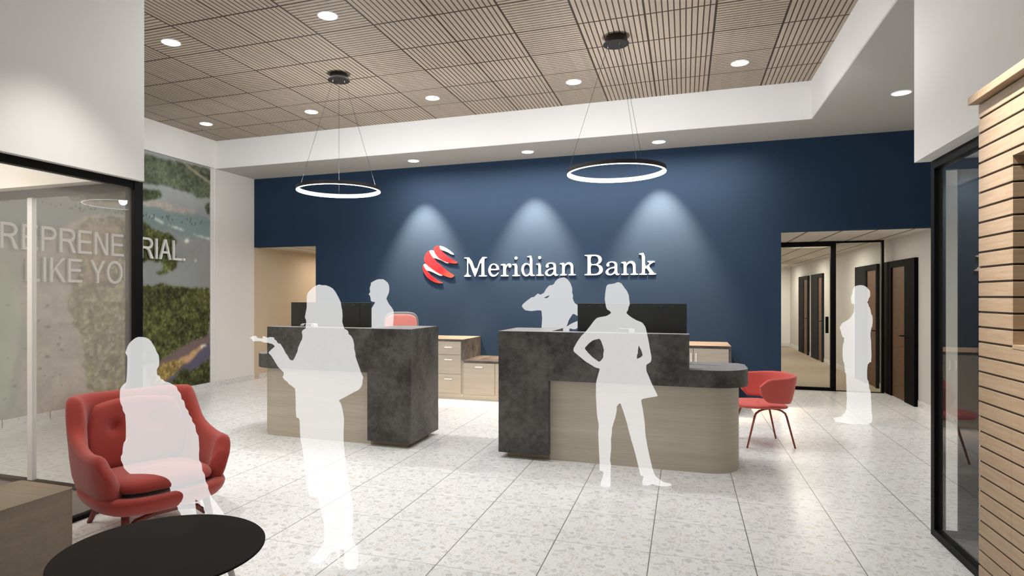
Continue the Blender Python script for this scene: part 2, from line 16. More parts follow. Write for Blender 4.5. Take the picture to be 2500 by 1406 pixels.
class N:
    """tiny node-tree helper"""
    def __init__(s, name):
        s.m = bpy.data.materials.new(name); s.m.use_nodes = True
        s.t = s.m.node_tree; s.t.nodes.clear()
        s.out = s.t.nodes.new('ShaderNodeOutputMaterial')
    def n(s, typ, **kw):
        nd = s.t.nodes.new(typ)
        for k, v in kw.items():
            if k.startswith('i_'):
                key = k[2:]; key = int(key) if key.isdigit() else key.replace('_', ' ')
                if isinstance(v, bpy.types.NodeSocket): s.t.links.new(v, nd.inputs[key])
                else: nd.inputs[key].default_value = v
            else: setattr(nd, k, v)
        return nd
    def math(s, op, a, b=None, c=None):
        nd = s.t.nodes.new('ShaderNodeMath'); nd.operation = op
        for i, v in enumerate((a, b, c)):
            if v is None: continue
            if isinstance(v, bpy.types.NodeSocket): s.t.links.new(v, nd.inputs[i])
            else: nd.inputs[i].default_value = v
        return nd.outputs[0]
    def mix(s, f, a, b, mode='MIX'):
        nd = s.t.nodes.new('ShaderNodeMix'); nd.data_type = 'RGBA'; nd.blend_type = mode
        for k, v in ((0, f), (6, a), (7, b)):
            if isinstance(v, bpy.types.NodeSocket): s.t.links.new(v, nd.inputs[k])
            else: nd.inputs[k].default_value = v
        return nd.outputs[2]
    def ramp(s, f, stops, interp='LINEAR'):
        nd = s.t.nodes.new('ShaderNodeValToRGB'); nd.color_ramp.interpolation = interp
        e = nd.color_ramp.elements
        while len(e) < len(stops): e.new(0.5)
        for x, (p, c) in zip(e, stops):
            x.position = p; x.color = c if len(c) == 4 else (*c, 1)
        s.t.links.new(f, nd.inputs[0]); return nd.outputs[0]
    def pos(s): return s.n('ShaderNodeNewGeometry').outputs['Position']
    def objco(s): return s.n('ShaderNodeTexCoord').outputs['Object']
    def noise(s, vec, scale, detail=3, rough=0.5):
        nd = s.n('ShaderNodeTexNoise', i_Scale=scale, i_Detail=detail, i_Roughness=rough)
        s.t.links.new(vec, nd.inputs['Vector']); return nd.outputs['Fac']
    def mapped(s, vec, scale=(1, 1, 1), rot=(0, 0, 0)):
        nd = s.n('ShaderNodeMapping', i_Scale=scale, i_Rotation=rot)
        s.t.links.new(vec, nd.inputs['Vector']); return nd.outputs[0]
    def surf(s, color, rough=0.6, metal=0.0, spec=0.5, bump=None, bump_s=0.2, bump_d=0.01, sheen=0.0, emis=None, emis_s=0.0):
        p = s.n('ShaderNodeBsdfPrincipled')
        for k, v in (('Base Color', color), ('Roughness', rough), ('Metallic', metal), ('Specular IOR Level', spec), ('Sheen Weight', sheen)):
            if isinstance(v, bpy.types.NodeSocket): s.t.links.new(v, p.inputs[k])
            else: p.inputs[k].default_value = v
        if emis is not None:
            p.inputs['Emission Color'].default_value = emis; p.inputs['Emission Strength'].default_value = emis_s
        if bump is not None:
            b = s.n('ShaderNodeBump', i_Strength=bump_s, i_Distance=bump_d)
            s.t.links.new(bump, b.inputs['Height']); s.t.links.new(b.outputs[0], p.inputs['Normal'])
        s.t.links.new(p.outputs[0], s.out.inputs[0]); return s.m

def plain(name, col, rough=0.6, metal=0.0, spec=0.5, var=0.04, vscale=6, emis=None, emis_s=0.0):
    k = N(name); v = k.noise(k.objco(), vscale, 3)
    f = k.math('MULTIPLY_ADD', v, 2*var, 1-var)
    c = k.mix(1.0, col, k.n('ShaderNodeCombineColor', i_0=f, i_1=f, i_2=f).outputs[0], 'MULTIPLY')
    return k.surf(c, rough, metal, spec, emis=emis, emis_s=emis_s)

def emit(name, col, s):
    k = N(name); e = k.n('ShaderNodeEmission', i_Color=col, i_Strength=s)
    k.t.links.new(e.outputs[0], k.out.inputs[0]); return k.m

# ------------------------------------------------------------------ materials
M = {}
def wall_mat(name, col, var=0.05, spec=0.25):
    k = N(name); p = k.pos()
    a = k.noise(p, 1.3, 4, 0.6); b = k.noise(p, 60, 2)
    f = k.math('MULTIPLY_ADD', a, var, 1-var/2)
    c = k.mix(1.0, col, k.n('ShaderNodeCombineColor', i_0=f, i_1=f, i_2=f).outputs[0], 'MULTIPLY')
    return k.surf(c, 0.7, spec=0.08 if col[0] < 0.1 else 0.25, bump=b, bump_s=0.05, bump_d=0.002)
M['white'] = wall_mat('white_paint', (0.86, 0.86, 0.855, 1))
M['greige'] = wall_mat('warm_white_paint', (0.82, 0.805, 0.775, 1))
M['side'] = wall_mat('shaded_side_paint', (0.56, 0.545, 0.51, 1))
M['cream'] = wall_mat('beige_paint', (0.62, 0.52, 0.40, 1))
M['soffit'] = wall_mat('shaded_soffit_paint', (0.42, 0.42, 0.40, 1))  # white soffit coloured grey to carry its shade
M['blue'] = wall_mat('navy_paint', (0.0195, 0.0385, 0.073, 1), 0.06)

def grid_line(k, x, period, origin, half):
    """1 on a line of half width `half` at origin + n*period"""
    f = k.math('FRACT', k.math('DIVIDE', k.math('SUBTRACT', x, origin-period/2), period))
    d = k.math('MULTIPLY', k.math('ABSOLUTE', k.math('SUBTRACT', f, 0.5)), period)
    return k.math('LESS_THAN', d, half)

def terrazzo(name, tiled=True, bright=1.0):
    k = N(name); p = k.pos()
    sep = k.n('ShaderNodeSeparateXYZ', i_0=p)
    x, y, z = sep.outputs
    if tiled:   # the same tile repeats, as printed porcelain does
        fx = k.math('MULTIPLY', k.math('FRACT', k.math('DIVIDE', k.math('ADD', x, 60.206-0.3), 0.599)), 0.6)
        fy = k.math('MULTIPLY', k.math('FRACT', k.math('DIVIDE', k.math('ADD', y, 60.0-3.992+0.6), 0.6)), 0.6)
        v = k.n('ShaderNodeCombineXYZ', i_0=fx, i_1=fy, i_2=0.0).outputs[0]
    else:
        v = p
    w = k.n('ShaderNodeTexNoise', i_Scale=22.0, i_Detail=2.0); k.t.links.new(v, w.inputs['Vector'])
    vd = k.n('ShaderNodeVectorMath', operation='MULTIPLY_ADD')
    k.t.links.new(w.outputs['Color'], vd.inputs[0]); vd.inputs[1].default_value = (0.02, 0.02, 0.02); k.t.links.new(v, vd.inputs[2])
    v = vd.outputs[0]
    base = k.mix(k.noise(v, 9, 3), (0.83*bright, 0.83*bright, 0.82*bright, 1), (0.90*bright, 0.90*bright, 0.89*bright, 1))
    for sc, thr, pick in ((20, 0.14, 0.62), (44, 0.15, 0.62), (95, 0.14, 0.72)):
        e = k.n('ShaderNodeTexVoronoi', feature='DISTANCE_TO_EDGE', i_Scale=sc); k.t.links.new(v, e.inputs['Vector'])
        c = k.n('ShaderNodeTexVoronoi', feature='F1', i_Scale=sc); k.t.links.new(v, c.inputs['Vector'])
        sc_ = k.n('ShaderNodeSeparateColor', i_0=c.outputs['Color'])
        chip = k.math('MULTIPLY', k.math('GREATER_THAN', e.outputs['Distance'], thr), k.math('GREATER_THAN', sc_.outputs[0], pick))
        tone = k.ramp(sc_.outputs[1], [(0.0, (0.42*bright, 0.42*bright, 0.41*bright)), (0.3, (0.55*bright, 0.55*bright, 0.54*bright)), (0.55, (0.66*bright, 0.655*bright, 0.64*bright)), (0.82, (0.74*bright, 0.70*bright, 0.64*bright)), (0.95, (0.78*bright, 0.60*bright, 0.42*bright))], 'CONSTANT')
        base = k.mix(k.math('MULTIPLY', chip, 0.5), base, tone)
    rough = 0.28
    if tiled:
        gx = grid_line(k, x, 0.599, -0.206, 0.0032); gy = grid_line(k, y, 0.6, 3.992, 0.0020)
        g = k.math('MAXIMUM', k.math('MULTIPLY', gx, 0.9), k.math('MULTIPLY', gy, 0.7))
        base = k.mix(g, base, (0.12, 0.11, 0.10, 1))
    return k.surf(base, rough, spec=0.35)
M['terrazzo'] = terrazzo('terrazzo_tile')
M['skirt'] = terrazzo('terrazzo_skirting', False, 0.85)

def ceiling_mat():
    k = N('slatted_wood_ceiling'); p = k.pos()
    sep = k.n('ShaderNodeSeparateXYZ', i_0=p); x, y, z = sep.outputs
    P = 0.651
    cx = k.math('DIVIDE', k.math('ADD', x, 65.1-0.282), P)       # column index
    cy = k.math('DIVIDE', k.math('ADD', y, 65.1-8.149), P)
    fx = k.math('FRACT', cx); fy = k.math('FRACT', cy)
    ix = k.math('FLOOR', cx)
    third = k.math('LESS_THAN', k.math('ABSOLUTE', k.math('SUBTRACT', k.math('MODULO', k.math('ADD', ix, 299.0), 3.0), 0.0)), 0.5)
    def gaps(f, n, w):
        g = k.math('FRACT', k.math('MULTIPLY', f, n))
        return k.math('LESS_THAN', k.math('MINIMUM', g, k.math('SUBTRACT', 1.0, g)), w)
    gy_ = gaps(fx, 12.0, 0.115)        # slats run in depth
    gx_ = gaps(fy, 12.0, 0.115)        # slats run across
    slat = k.n('ShaderNodeMix', data_type='FLOAT'); 
    k.t.links.new(third, slat.inputs[0]); k.t.links.new(gy_, slat.inputs[2]); k.t.links.new(gx_, slat.inputs[3])
    jx = k.math('LESS_THAN', k.math('MINIMUM', fx, k.math('SUBTRACT', 1.0, fx)), 0.016)
    jy = k.math('LESS_THAN', k.math('MINIMUM', fy, k.math('SUBTRACT', 1.0, fy)), 0.017)
    dark = k.math('MAXIMUM', slat.outputs[0], k.math('MAXIMUM', jx, jy))
    wn = k.n('ShaderNodeTexWhiteNoise', noise_dimensions='2D')
    sid = k.n('ShaderNodeCombineXYZ', i_0=k.math('FLOOR', k.math('MULTIPLY', cx, 12.0)), i_1=k.math('FLOOR', cy)).outputs[0]
    k.t.links.new(sid, wn.inputs['Vector'])
    wood = k.mix(wn.outputs['Value'], (0.285, 0.235, 0.182, 1), (0.35, 0.295, 0.235, 1))
    wood = k.mix(k.noise(k.mapped(p, (30, 2, 1)), 3, 3), wood, (0.41, 0.355, 0.285, 1))
    c = k.mix(dark, wood, (0.045, 0.033, 0.024, 1))
    return k.surf(c, 0.6, spec=0.2)
M['ceil'] = ceiling_mat()

def act_mat():
    k = N('lay_in_ceiling_tile'); p = k.pos()
    sep = k.n('ShaderNodeSeparateXYZ', i_0=p); x, y, z = sep.outputs
    g = k.math('MAXIMUM', grid_line(k, x, 0.445, 1.678, 0.018), k.math('MULTIPLY', grid_line(k, y, 0.38, 9.9, 0.008), 0.5))
    c = k.mix(g, (0.66, 0.62, 0.55, 1), (0.22, 0.18, 0.13, 1))
    return k.surf(c, 0.8, spec=0.1)
M['act'] = act_mat()

def laminate(name, c1, c2, sc=(2.0, 2.0, 60.0)):
    k = N(name); p = k.pos()
    g = k.noise(k.mapped(p, sc), 1.5, 4, 0.6); h = k.noise(k.mapped(p, (0.7, 0.7, 9.0)), 1.6, 2)
    f = k.math('ADD', k.math('MULTIPLY', g, 0.55), k.math('MULTIPLY', h, 0.45))
    c = k.ramp(f, [(0.32, c1), (0.68, c2)])
    return k.surf(c, 0.45, spec=0.3)
M['lam'] = laminate('beige_woodgrain_laminate', (0.455, 0.40, 0.31), (0.585, 0.52, 0.425))
M['lam2'] = laminate('pale_woodgrain_laminate', (0.37, 0.33, 0.27), (0.45, 0.41, 0.345))
M['plinth'] = laminate('brown_woodgrain_plinth', (0.27, 0.21, 0.145), (0.34, 0.27, 0.19))
M['lamtop'] = laminate('tan_woodgrain_box', (0.17, 0.135, 0.095), (0.24, 0.19, 0.135), (3, 20, 30))

def stone(name, dk, lt, rough=0.5):
    k = N(name); p = k.pos()
    a = k.noise(p, 3.2, 8, 0.62); b = k.noise(p, 17, 6, 0.7)
    v = k.n('ShaderNodeTexVoronoi', feature='DISTANCE_TO_EDGE', i_Scale=7.0)
    w = k.n('ShaderNodeTexNoise', i_Scale=5.0, i_Detail=5.0); k.t.links.new(p, w.inputs['Vector'])
    vm = k.n('ShaderNodeVectorMath', operation='MULTIPLY_ADD'); k.t.links.new(w.outputs['Color'], vm.inputs[0]); vm.inputs[1].default_value = (0.5, 0.5, 0.5); k.t.links.new(p, vm.inputs[2])
    k.t.links.new(vm.outputs[0], v.inputs['Vector'])
    f = k.math('ADD', k.math('MULTIPLY', a, 0.6), k.math('MULTIPLY', b, 0.4))
    c = k.ramp(f, [(0.40, dk), (0.5, tuple((x+y)/2 for x, y in zip(dk, lt))), (0.60, lt)])
    vein = k.math('MULTIPLY', k.math('LESS_THAN', v.outputs['Distance'], 0.012), 0.25)
    c = k.mix(vein, c, (lt[0]*1.5, lt[1]*1.5, lt[2]*1.45, 1))
    return k.surf(c, rough, spec=0.4)
M['stone'] = stone('dark_stone_laminate', (0.030, 0.027, 0.024), (0.110, 0.103, 0.096))
M['stonetop'] = stone('stone_worktop', (0.22, 0.21, 0.20), (0.33, 0.32, 0.31), 0.38)

def slatwood():
    k = N('oak_board'); p = k.pos()
    g = k.noise(k.mapped(p, (3, 3, 45)), 2.0, 5, 0.65)
    wv = k.n('ShaderNodeTexWave', i_Scale=1.2, i_Distortion=9.0, i_Detail=3.0, bands_direction='Z')
    k.t.links.new(k.mapped(p, (1.2, 1.2, 9)), wv.inputs['Vector'])
    f = k.math('ADD', k.math('MULTIPLY', g, 0.92), k.math('MULTIPLY', wv.outputs['Fac'], 0.08))
    c = k.ramp(f, [(0.25, (0.33, 0.225, 0.135)), (0.55, (0.40, 0.285, 0.185)), (0.85, (0.46, 0.34, 0.235))])
    return k.surf(c, 0.5, spec=0.3)
M['oak'] = slatwood()
def doorwood():
    k = N('brown_veneer_door'); p = k.pos()
    g = k.noise(k.mapped(p, (4, 4, 50)), 2.0, 4, 0.6)
    return k.surf(k.ramp(g, [(0.3, (0.085, 0.036, 0.014)), (0.7, (0.15, 0.070, 0.028))]), 0.55, spec=0.3)
M['door'] = doorwood()
M['captop'] = laminate('taupe_top', (0.17, 0.145, 0.12), (0.22, 0.19, 0.16))
M['shadowgap'] = plain('gap_backing', (0.05, 0.035, 0.025, 1), 0.8)
M['black'] = plain('black_metal', (0.0025, 0.0025, 0.0025, 1), 0.5, 0.0, 0.12)
M['pendblack'] = plain('matt_black_metal', (0.012, 0.010, 0.009, 1), 0.45, 0.0, 0.4)
M['frame'] = plain('black_door_frame', (0.0022, 0.002, 0.0018, 1), 0.7, 0, 0.05)
M['screen'] = plain('charcoal_plastic', (0.022, 0.022, 0.018, 1), 0.4)
M['tabletop'] = plain('blackened_tabletop', (0.010, 0.0085, 0.007, 1), 0.75, 0, 0.08, 0.25, 5)
M['carpet'] = plain('grey_carpet', (0.16, 0.15, 0.14, 1), 0.95, 0, 0.1, 0.25, 120)
M['carpet2'] = plain('beige_carpet', (0.36, 0.30, 0.225, 1), 0.95, 0, 0.1, 0.12, 40)
M['chrome'] = plain('brushed_steel', (0.75, 0.75, 0.75, 1), 0.25, 0.9)
M['handle'] = plain('satin_nickel', (0.85, 0.85, 0.85, 1), 0.3, 0.2, emis=(1, 1, 1, 1), emis_s=0.15)  # faint emission added to brighten the handles, which are no lamps
M['signwhite'] = plain('white_acrylic', (0.72, 0.71, 0.70, 1), 0.5, 0, 0.2, 0.01, emis=(1, 0.98, 0.96, 1), emis_s=0.10)  # faint emission added to keep the unlit letters white
M['lettergrey'] = plain('brushed_letter_face', (0.74, 0.73, 0.71, 1), 0.5, 0, 0.3, 0.02)
def redsign():
    k = N('red_gloss_emblem'); p = k.pos(); sep = k.n('ShaderNodeSeparateXYZ', i_0=p)
    f = k.math('ADD', k.math('MULTIPLY', k.math('ADD', sep.outputs[0], 4.3), 0.9), k.math('MULTIPLY', k.math('SUBTRACT', 2.4, sep.outputs[2]), 0.9))
    c = k.ramp(f, [(0.0, (0.42, 0.022, 0.03)), (0.45, (0.40, 0.015, 0.022)), (0.62, (0.27, 0.004, 0.010)), (0.85, (0.27, 0.055, 0.038))])
    return k.surf(c, 0.4, spec=0.4)
M['redsign'] = redsign()
def fabric(name, col):
    k = N(name); p = k.objco(); n1 = k.noise(p, 320, 2); n2 = k.noise(p, 8, 3)
    f = k.math('MULTIPLY_ADD', n2, 0.2, 0.9)
    c = k.mix(1.0, col, k.n('ShaderNodeCombineColor', i_0=f, i_1=f, i_2=f).outputs[0], 'MULTIPLY')
    return k.surf(c, 0.85, spec=0.15, sheen=0.25, bump=n1, bump_s=0.25, bump_d=0.002)
M['red'] = fabric('brick_red_wool', (0.32, 0.044, 0.033, 1))
M['coral'] = fabric('coral_red_fabric', (0.62, 0.115, 0.095, 1))
M['redmetal'] = plain('rust_red_metal', (0.26, 0.055, 0.028, 1), 0.45)
M['redwood'] = plain('red_stained_wood', (0.17, 0.035, 0.022, 1), 0.45)
M['taskgrey'] = plain('grey_plastic', (0.20, 0.22, 0.21, 1), 0.5)
M['softred'] = fabric('salmon_upholstery', (0.78, 0.27, 0.23, 1))
M['led'] = emit('led_strip', (1.0, 0.97, 0.97, 1), 7.0)
M['ledin'] = plain('diffuser_inner_face', (0.30, 0.30, 0.30, 1), 0.5, emis=(1, 1, 1, 1), emis_s=0.03)
M['lamp'] = emit('downlight_lens', (1.0, 0.95, 0.98, 1), 9.0)

def glass_mat(name, tint, haze, hazecol, refl=1.0):
    k = N(name)
    tr = k.n('ShaderNodeBsdfTransparent', i_Color=tint)
    gl = k.n('ShaderNodeBsdfGlossy', i_Roughness=0.0, i_Color=(1, 1, 1, 1))
    fr = k.n('ShaderNodeFresnel', i_IOR=1.45)
    geo = k.n('ShaderNodeNewGeometry')
    f = k.math('MULTIPLY', k.math('MULTIPLY', fr.outputs[0], refl), k.math('SUBTRACT', 1.0, geo.outputs['Backfacing']))
    a = k.n('ShaderNodeMixShader', i_0=f); k.t.links.new(tr.outputs[0], a.inputs[1]); k.t.links.new(gl.outputs[0], a.inputs[2])
    d = k.n('ShaderNodeBsdfDiffuse', i_Color=hazecol)
    b = k.n('ShaderNodeMixShader', i_0=haze); k.t.links.new(a.outputs[0], b.inputs[1]); k.t.links.new(d.outputs[0], b.inputs[2])
    k.t.links.new(b.outputs[0], k.out.inputs[0]); return k.m
M['glass'] = glass_mat('clear_glass', (0.93, 0.94, 0.93, 1), 0.01, (0.8, 0.8, 0.78, 1), 0.8)
M['hazeglass'] = glass_mat('reflection_haze_glass', (0.87, 0.86, 0.84, 1), 0.13, (0.92, 0.85, 0.78, 1))  # diffuse haze in the pane stands in for the bulkhead's reflection
M['darkglass'] = glass_mat('dark_tinted_glass', (0.05, 0.05, 0.055, 1), 0.0, (0.1, 0.1, 0.1, 1), 1.0)

def ghost():
    k = N('translucent_white_figure')
    g = k.n('ShaderNodeNewGeometry')
    tr = k.n('ShaderNodeBsdfTransparent', i_Color=(0.50, 0.50, 0.50, 1))
    em = k.n('ShaderNodeEmission', i_Color=(1.0, 0.995, 0.985, 1), i_Strength=GHOST)
    df = k.n('ShaderNodeAddShader'); k.t.links.new(tr.outputs[0], df.inputs[0]); k.t.links.new(em.outputs[0], df.inputs[1])
    cl = k.n('ShaderNodeBsdfTransparent', i_Color=(1, 1, 1, 1))
    mx = k.n('ShaderNodeMixShader', i_0=g.outputs['Backfacing'])
    k.t.links.new(df.outputs[0], mx.inputs[1]); k.t.links.new(cl.outputs[0], mx.inputs[2])
    k.t.links.new(mx.outputs[0], k.out.inputs[0]); return k.m
GHOST = 0.405
M['ghost'] = ghost()

# ------------------------------------------------------------------ objects
def mesh_obj(name, bm, mat, parent=None, smooth=False):
    me = bpy.data.meshes.new(name); bm.normal_update(); bm.to_mesh(me); bm.free()
    me.materials.append(mat)
    if smooth:
        for p in me.polygons: p.use_smooth = True
    o = bpy.data.objects.new(name, me); C.objects.link(o)
    if parent is not None: o.parent = parent
    return o
def empty(name, loc=(0, 0, 0), rz=0.0):
    o = bpy.data.objects.new(name, None); C.objects.link(o); o.location = loc; o.rotation_euler = (0, 0, rz)
    o.empty_display_size = 0.1; return o
def tag(o, label=None, cat=None, group=None, kind=None):
    if label: o['label'] = label
    if cat: o['category'] = cat
    if group: o['group'] = group
    if kind: o['kind'] = kind
    return o
def struct(o): o['kind'] = 'structure'; return o

def bx(bm, x0, x1, y0, y1, z0, z1, bev=0.0):
    r = bmesh.ops.create_cube(bm, size=1.0)
    bmesh.ops.scale(bm, vec=(abs(x1-x0), abs(y1-y0), abs(z1-z0)), verts=r['verts'])
    bmesh.ops.translate(bm, vec=((x0+x1)/2, (y0+y1)/2, (z0+z1)/2), verts=r['verts'])
    if bev > 0:
        ed = list({e for v in r['verts'] for e in v.link_edges})
        bmesh.ops.bevel(bm, geom=ed, offset=bev, segments=2, affect='EDGES', profile=0.5)
def box(name, dims, mat, parent=None, bev=0.0, smooth=False):
    bm = bmesh.new(); bx(bm, *dims, bev=bev); return mesh_obj(name, bm, mat, parent, smooth)
def prism(bm, pts, z0, z1):
    """extrude a plan polygon (list of x,y) from z0 to z1"""
    lo = [bm.verts.new((x, y, z0)) for x, y in pts]; hi = [bm.verts.new((x, y, z1)) for x, y in pts]
    n = len(pts)
    for i in range(n): bm.faces.new((lo[i], lo[(i+1) % n], hi[(i+1) % n], hi[i]))
    bm.faces.new(hi); bm.faces.new(lo[::-1])
    bmesh.ops.recalc_face_normals(bm, faces=bm.faces[:])
def cyl(bm, x, y, z0, z1, r0, r1=None, seg=24, caps=True):
    r1 = r0 if r1 is None else r1
    a = [bm.verts.new((x+r0*math.cos(2*PI*i/seg), y+r0*math.sin(2*PI*i/seg), z0)) for i in range(seg)]
    b = [bm.verts.new((x+r1*math.cos(2*PI*i/seg), y+r1*math.sin(2*PI*i/seg), z1)) for i in range(seg)]
    for i in range(seg): bm.faces.new((a[i], a[(i+1) % seg], b[(i+1) % seg], b[i]))
    if caps: bm.faces.new(b); bm.faces.new(a[::-1])
def tube(bm, path, rad, seg=8, closed=False):
    pts = [Vector(p) for p in path]; n = len(pts); rings = []
    rads = rad if isinstance(rad, (list, tuple)) else [rad]*n
    for i, p in enumerate(pts):
        if closed: d = (pts[(i+1) % n]-pts[i-1]).normalized()
        else: d = (pts[min(i+1, n-1)]-pts[max(i-1, 0)]).normalized()
        up = Vector((0, 0, 1)) if abs(d.z) < 0.95 else Vector((1, 0, 0))
        s = d.cross(up).normalized(); u = s.cross(d).normalized()
        rings.append([bm.verts.new(p+rads[i]*(math.cos(2*PI*k/seg)*s+math.sin(2*PI*k/seg)*u)) for k in range(seg)])
    m = n if closed else n-1
    for i in range(m):
        a, b = rings[i], rings[(i+1) % n]
        for k in range(seg): bm.faces.new((a[k], a[(k+1) % seg], b[(k+1) % seg], b[k]))
    if not closed: bm.faces.new(rings[0][::-1]); bm.faces.new(rings[-1])
    bmesh.ops.recalc_face_normals(bm, faces=bm.faces[:])
def grid_surf(bm, rows, close_u=False):
    """rows: list of lists of 3-D points -> quads"""
    V = [[bm.verts.new(p) for p in r] for r in rows]
    for i in range(len(V)-1):
        m = len(V[i])
        for j in range(m if close_u else m-1):
            bm.faces.new((V[i][j], V[i][(j+1) % m], V[i+1][(j+1) % m], V[i+1][j]))
    return V

# ================================================================== THE ROOM
XM, XR, YB = -7.86, 3.20, 9.83       # mural wall, far side wall, blue wall
ZS, ZC, ZL = 3.86, 4.345, 2.51       # soffit, wood ceiling, bulkhead underside

struct(box('floor', (-8.2, 3.4, -3.2, 22.2, -0.12, 0.0), M['terrazzo']))
struct(box('floor_carpet_meeting_room', (XM+0.005, -4.15, -3.0, 3.72, -0.01, 0.004), M['carpet']))
struct(box('floor_carpet_office', (1.61, XR-0.005, -3.0, 4.90, -0.01, 0.004), M['carpet']))
struct(box('floor_carpet_corridor', (1.0, XR-0.005, 11.90, 22.0, -0.01, 0.004), M['carpet2']))

# ceilings
bm = bmesh.new(); bx(bm, -7.84, 1.533, 2.4, 8.80, ZC, ZC+0.1)
struct(mesh_obj('ceiling', bm, M['ceil']))
bm = bmesh.new()
bx(bm, XM-0.1, XR+0.1, 8.80, YB+0.02, ZS, ZC+0.1)
bx(bm, 1.533, XR+0.1, 2.4, 8.80, ZS, ZC+0.1)
bx(bm, XM-0.1, -7.84, 2.4, 8.80, ZS, ZC+0.1)
bx(bm, XM-0.1, XR+0.1, -3.0, 2.4, ZS, ZC+0.1)
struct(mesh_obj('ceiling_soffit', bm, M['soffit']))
# bright fascia of the raised ceiling
bm = bmesh.new()
bx(bm, -7.84, 1.533, 8.785, 8.80, ZS-0.001, ZC)
bx(bm, 1.518, 1.533, 2.4, 8.80, ZS-0.001, ZC)
bx(bm, -7.84, -7.825, 2.4, 8.80, ZS-0.001, ZC)
struct(mesh_obj('trim_1', bm, M['white']))

# mural wall and the plain pier behind it
struct(box('wall_left', (XM-0.15, XM-0.02, -3.0, 14.0, 0, ZC+0.1), M['greige']))
bm = bmesh.new(); bx(bm, XM-0.02, XM+0.008, 8.79, YB, 0, ZS); bx(bm, XM-0.02, XM-0.006, 8.68, 8.79, 0, ZS)
struct(mesh_obj('wall_pier', bm, M['greige']))
# blue wall with its two openings
bm = bmesh.new()
bx(bm, -6.475, 1.313, YB, YB+0.15, 0, ZS)
bx(bm, XM, -6.475, YB, YB+0.15, 2.55, ZS)
bx(bm, 1.313, XR, YB, YB+0.15, 2.535, ZS)
struct(mesh_obj('wall_back', bm, M['blue']))
# side wall running into the corridor
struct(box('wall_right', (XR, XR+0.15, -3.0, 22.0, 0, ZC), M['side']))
bm = bmesh.new()
bx(bm, 1.0, XR, 22.0, 22.1, 0, 2.6); bx(bm, 0.9, 1.0, YB+0.15, 22.0, 0, 2.6)
struct(mesh_obj('wall_corridor', bm, M['greige']))
struct(box('ceiling_corridor', (1.0, XR, YB+0.15, 22.0, 2.54, 2.64), M['act']))
bm = bmesh.new(); bx(bm, XM, -6.2, 14.0, 14.1, 0, 2.7); bx(bm, -6.3, -6.2, YB+0.15, 14.0, 0, 2.7); bx(bm, XM-0.02, XM, YB+0.01, 14.0, 0, 2.7)
struct(mesh_obj('wall_back_hall', bm, M['cream']))
struct(box('ceiling_back_hall', (XM, -6.2, YB+0.15, 14.0, 2.56, 2.66), M['act']))

# bulkheads over the glass rooms
bm = bmesh.new()
bx(bm, -4.22, -4.035, -3.0, 3.741, ZL, ZC); bx(bm, XM-0.02, -4.22, 3.60, 3.741, ZL, ZC)
struct(mesh_obj('wall_bulkhead_meeting_room', bm, M['greige']))
struct(box('ceiling_meeting_room', (XM-0.02, -4.22, -3.0, 3.60, 3.2, 3.3), M['white']))
bm = bmesh.new()
bx(bm, 1.475, 1.66, -3.0, 4.93, ZL, ZC); bx(bm, 1.66, XR, 4.80, 4.93, ZL, ZC)
struct(mesh_obj('wall_bulkhead_office', bm, M['greige']))
struct(box('ceiling_office', (1.66, XR, -3.0, 4.80, 2.9, 3.0), M['white']))
# street side of the lobby: glazed wall with sun coming in
bm = bmesh.new()
bx(bm, XM-0.1, XR+0.1, -3.1, -3.0, 2.9, ZC+0.1)
for x0, x1 in ((-8.0, -7.6), (-4.3, -3.9), (-1.5, -1.3), (1.4, 1.7), (2.9, 3.3)): bx(bm, x0, x1, -3.1, -3.0, 0, 2.9)
struct(mesh_obj('wall_front', bm, M['greige']))
# terrazzo skirtings
bm = bmesh.new()
bx(bm, XM-0.02, XM+0.012, 3.8, 8.79, 0, 0.098); bx(bm, XM, XM+0.022, 8.785, YB, 0, 0.098)
bx(bm, XM-0.02, XM+0.012, YB+0.15, 14.0, 0, 0.098)
for yy in np.arange(4.0, 9.8, 0.6):
    pass
struct(mesh_obj('baseboard_left', bm, M['skirt']))
bm = bmesh.new()
for y0, y1 in ((4.95, 10.50), (12.0, 12.36), (13.86, 16.87), (18.3, 18.7), (20.2, 22.0)): bx(bm, XR-0.014, XR, y0, y1, 0, 0.10)
bx(bm, 2.9, XR, 21.985, 22.0, 0, 0.10)
struct(mesh_obj('baseboard_right', bm, M['skirt']))
bm = bmesh.new()
for yy in (4.6, 5.2, 5.8, 6.4, 7.0, 7.6, 8.2): bx(bm, XM+0.0115, XM+0.0128, yy-0.004, yy+0.004, 0, 0.098)
struct(mesh_obj('trim_2', bm, M['shadowgap']))

# ------------------------------------------------------------------ corridor doors
def corridor_door(i, y0, y1, leaf0, leaf1):
    r = empty('door_%d' % i, (XR, (y0+y1)/2, 0)); struct(r)
    yc = (y0+y1)/2
    bm = bmesh.new()
    bx(bm, -0.05, 0.0, leaf1-yc, y1-yc, 0, 2.17); bx(bm, -0.05, 0.0, y0-yc, leaf0-yc, 0, 2.17)
    bx(bm, -0.05, 0.0, leaf0-yc, leaf1-yc, 2.07, 2.17)
    mesh_obj('door_frame', bm, M['frame'], r)
    lf = box('door_leaf', (-0.028, 0.0, leaf0-yc, leaf1-yc, 0.006, 2.07), M['door'], r)
    bm = bmesh.new(); tube(bm, [(-0.028, leaf0-yc+0.06, 1.0), (-0.075, leaf0-yc+0.06, 1.0), (-0.075, leaf0-yc+0.19, 1.0)], 0.010, 8)
    mesh_obj('door_handle', bm, M['black'], lf, True)
corridor_door(1, 10.527, 11.976, 10.96, 11.60)
corridor_door(2, 12.39, 13.83, 12.45, 13.05)
corridor_door(3, 16.90, 18.27, 16.95, 17.40)
corridor_door(4, 18.74, 20.15, 18.85, 19.4)

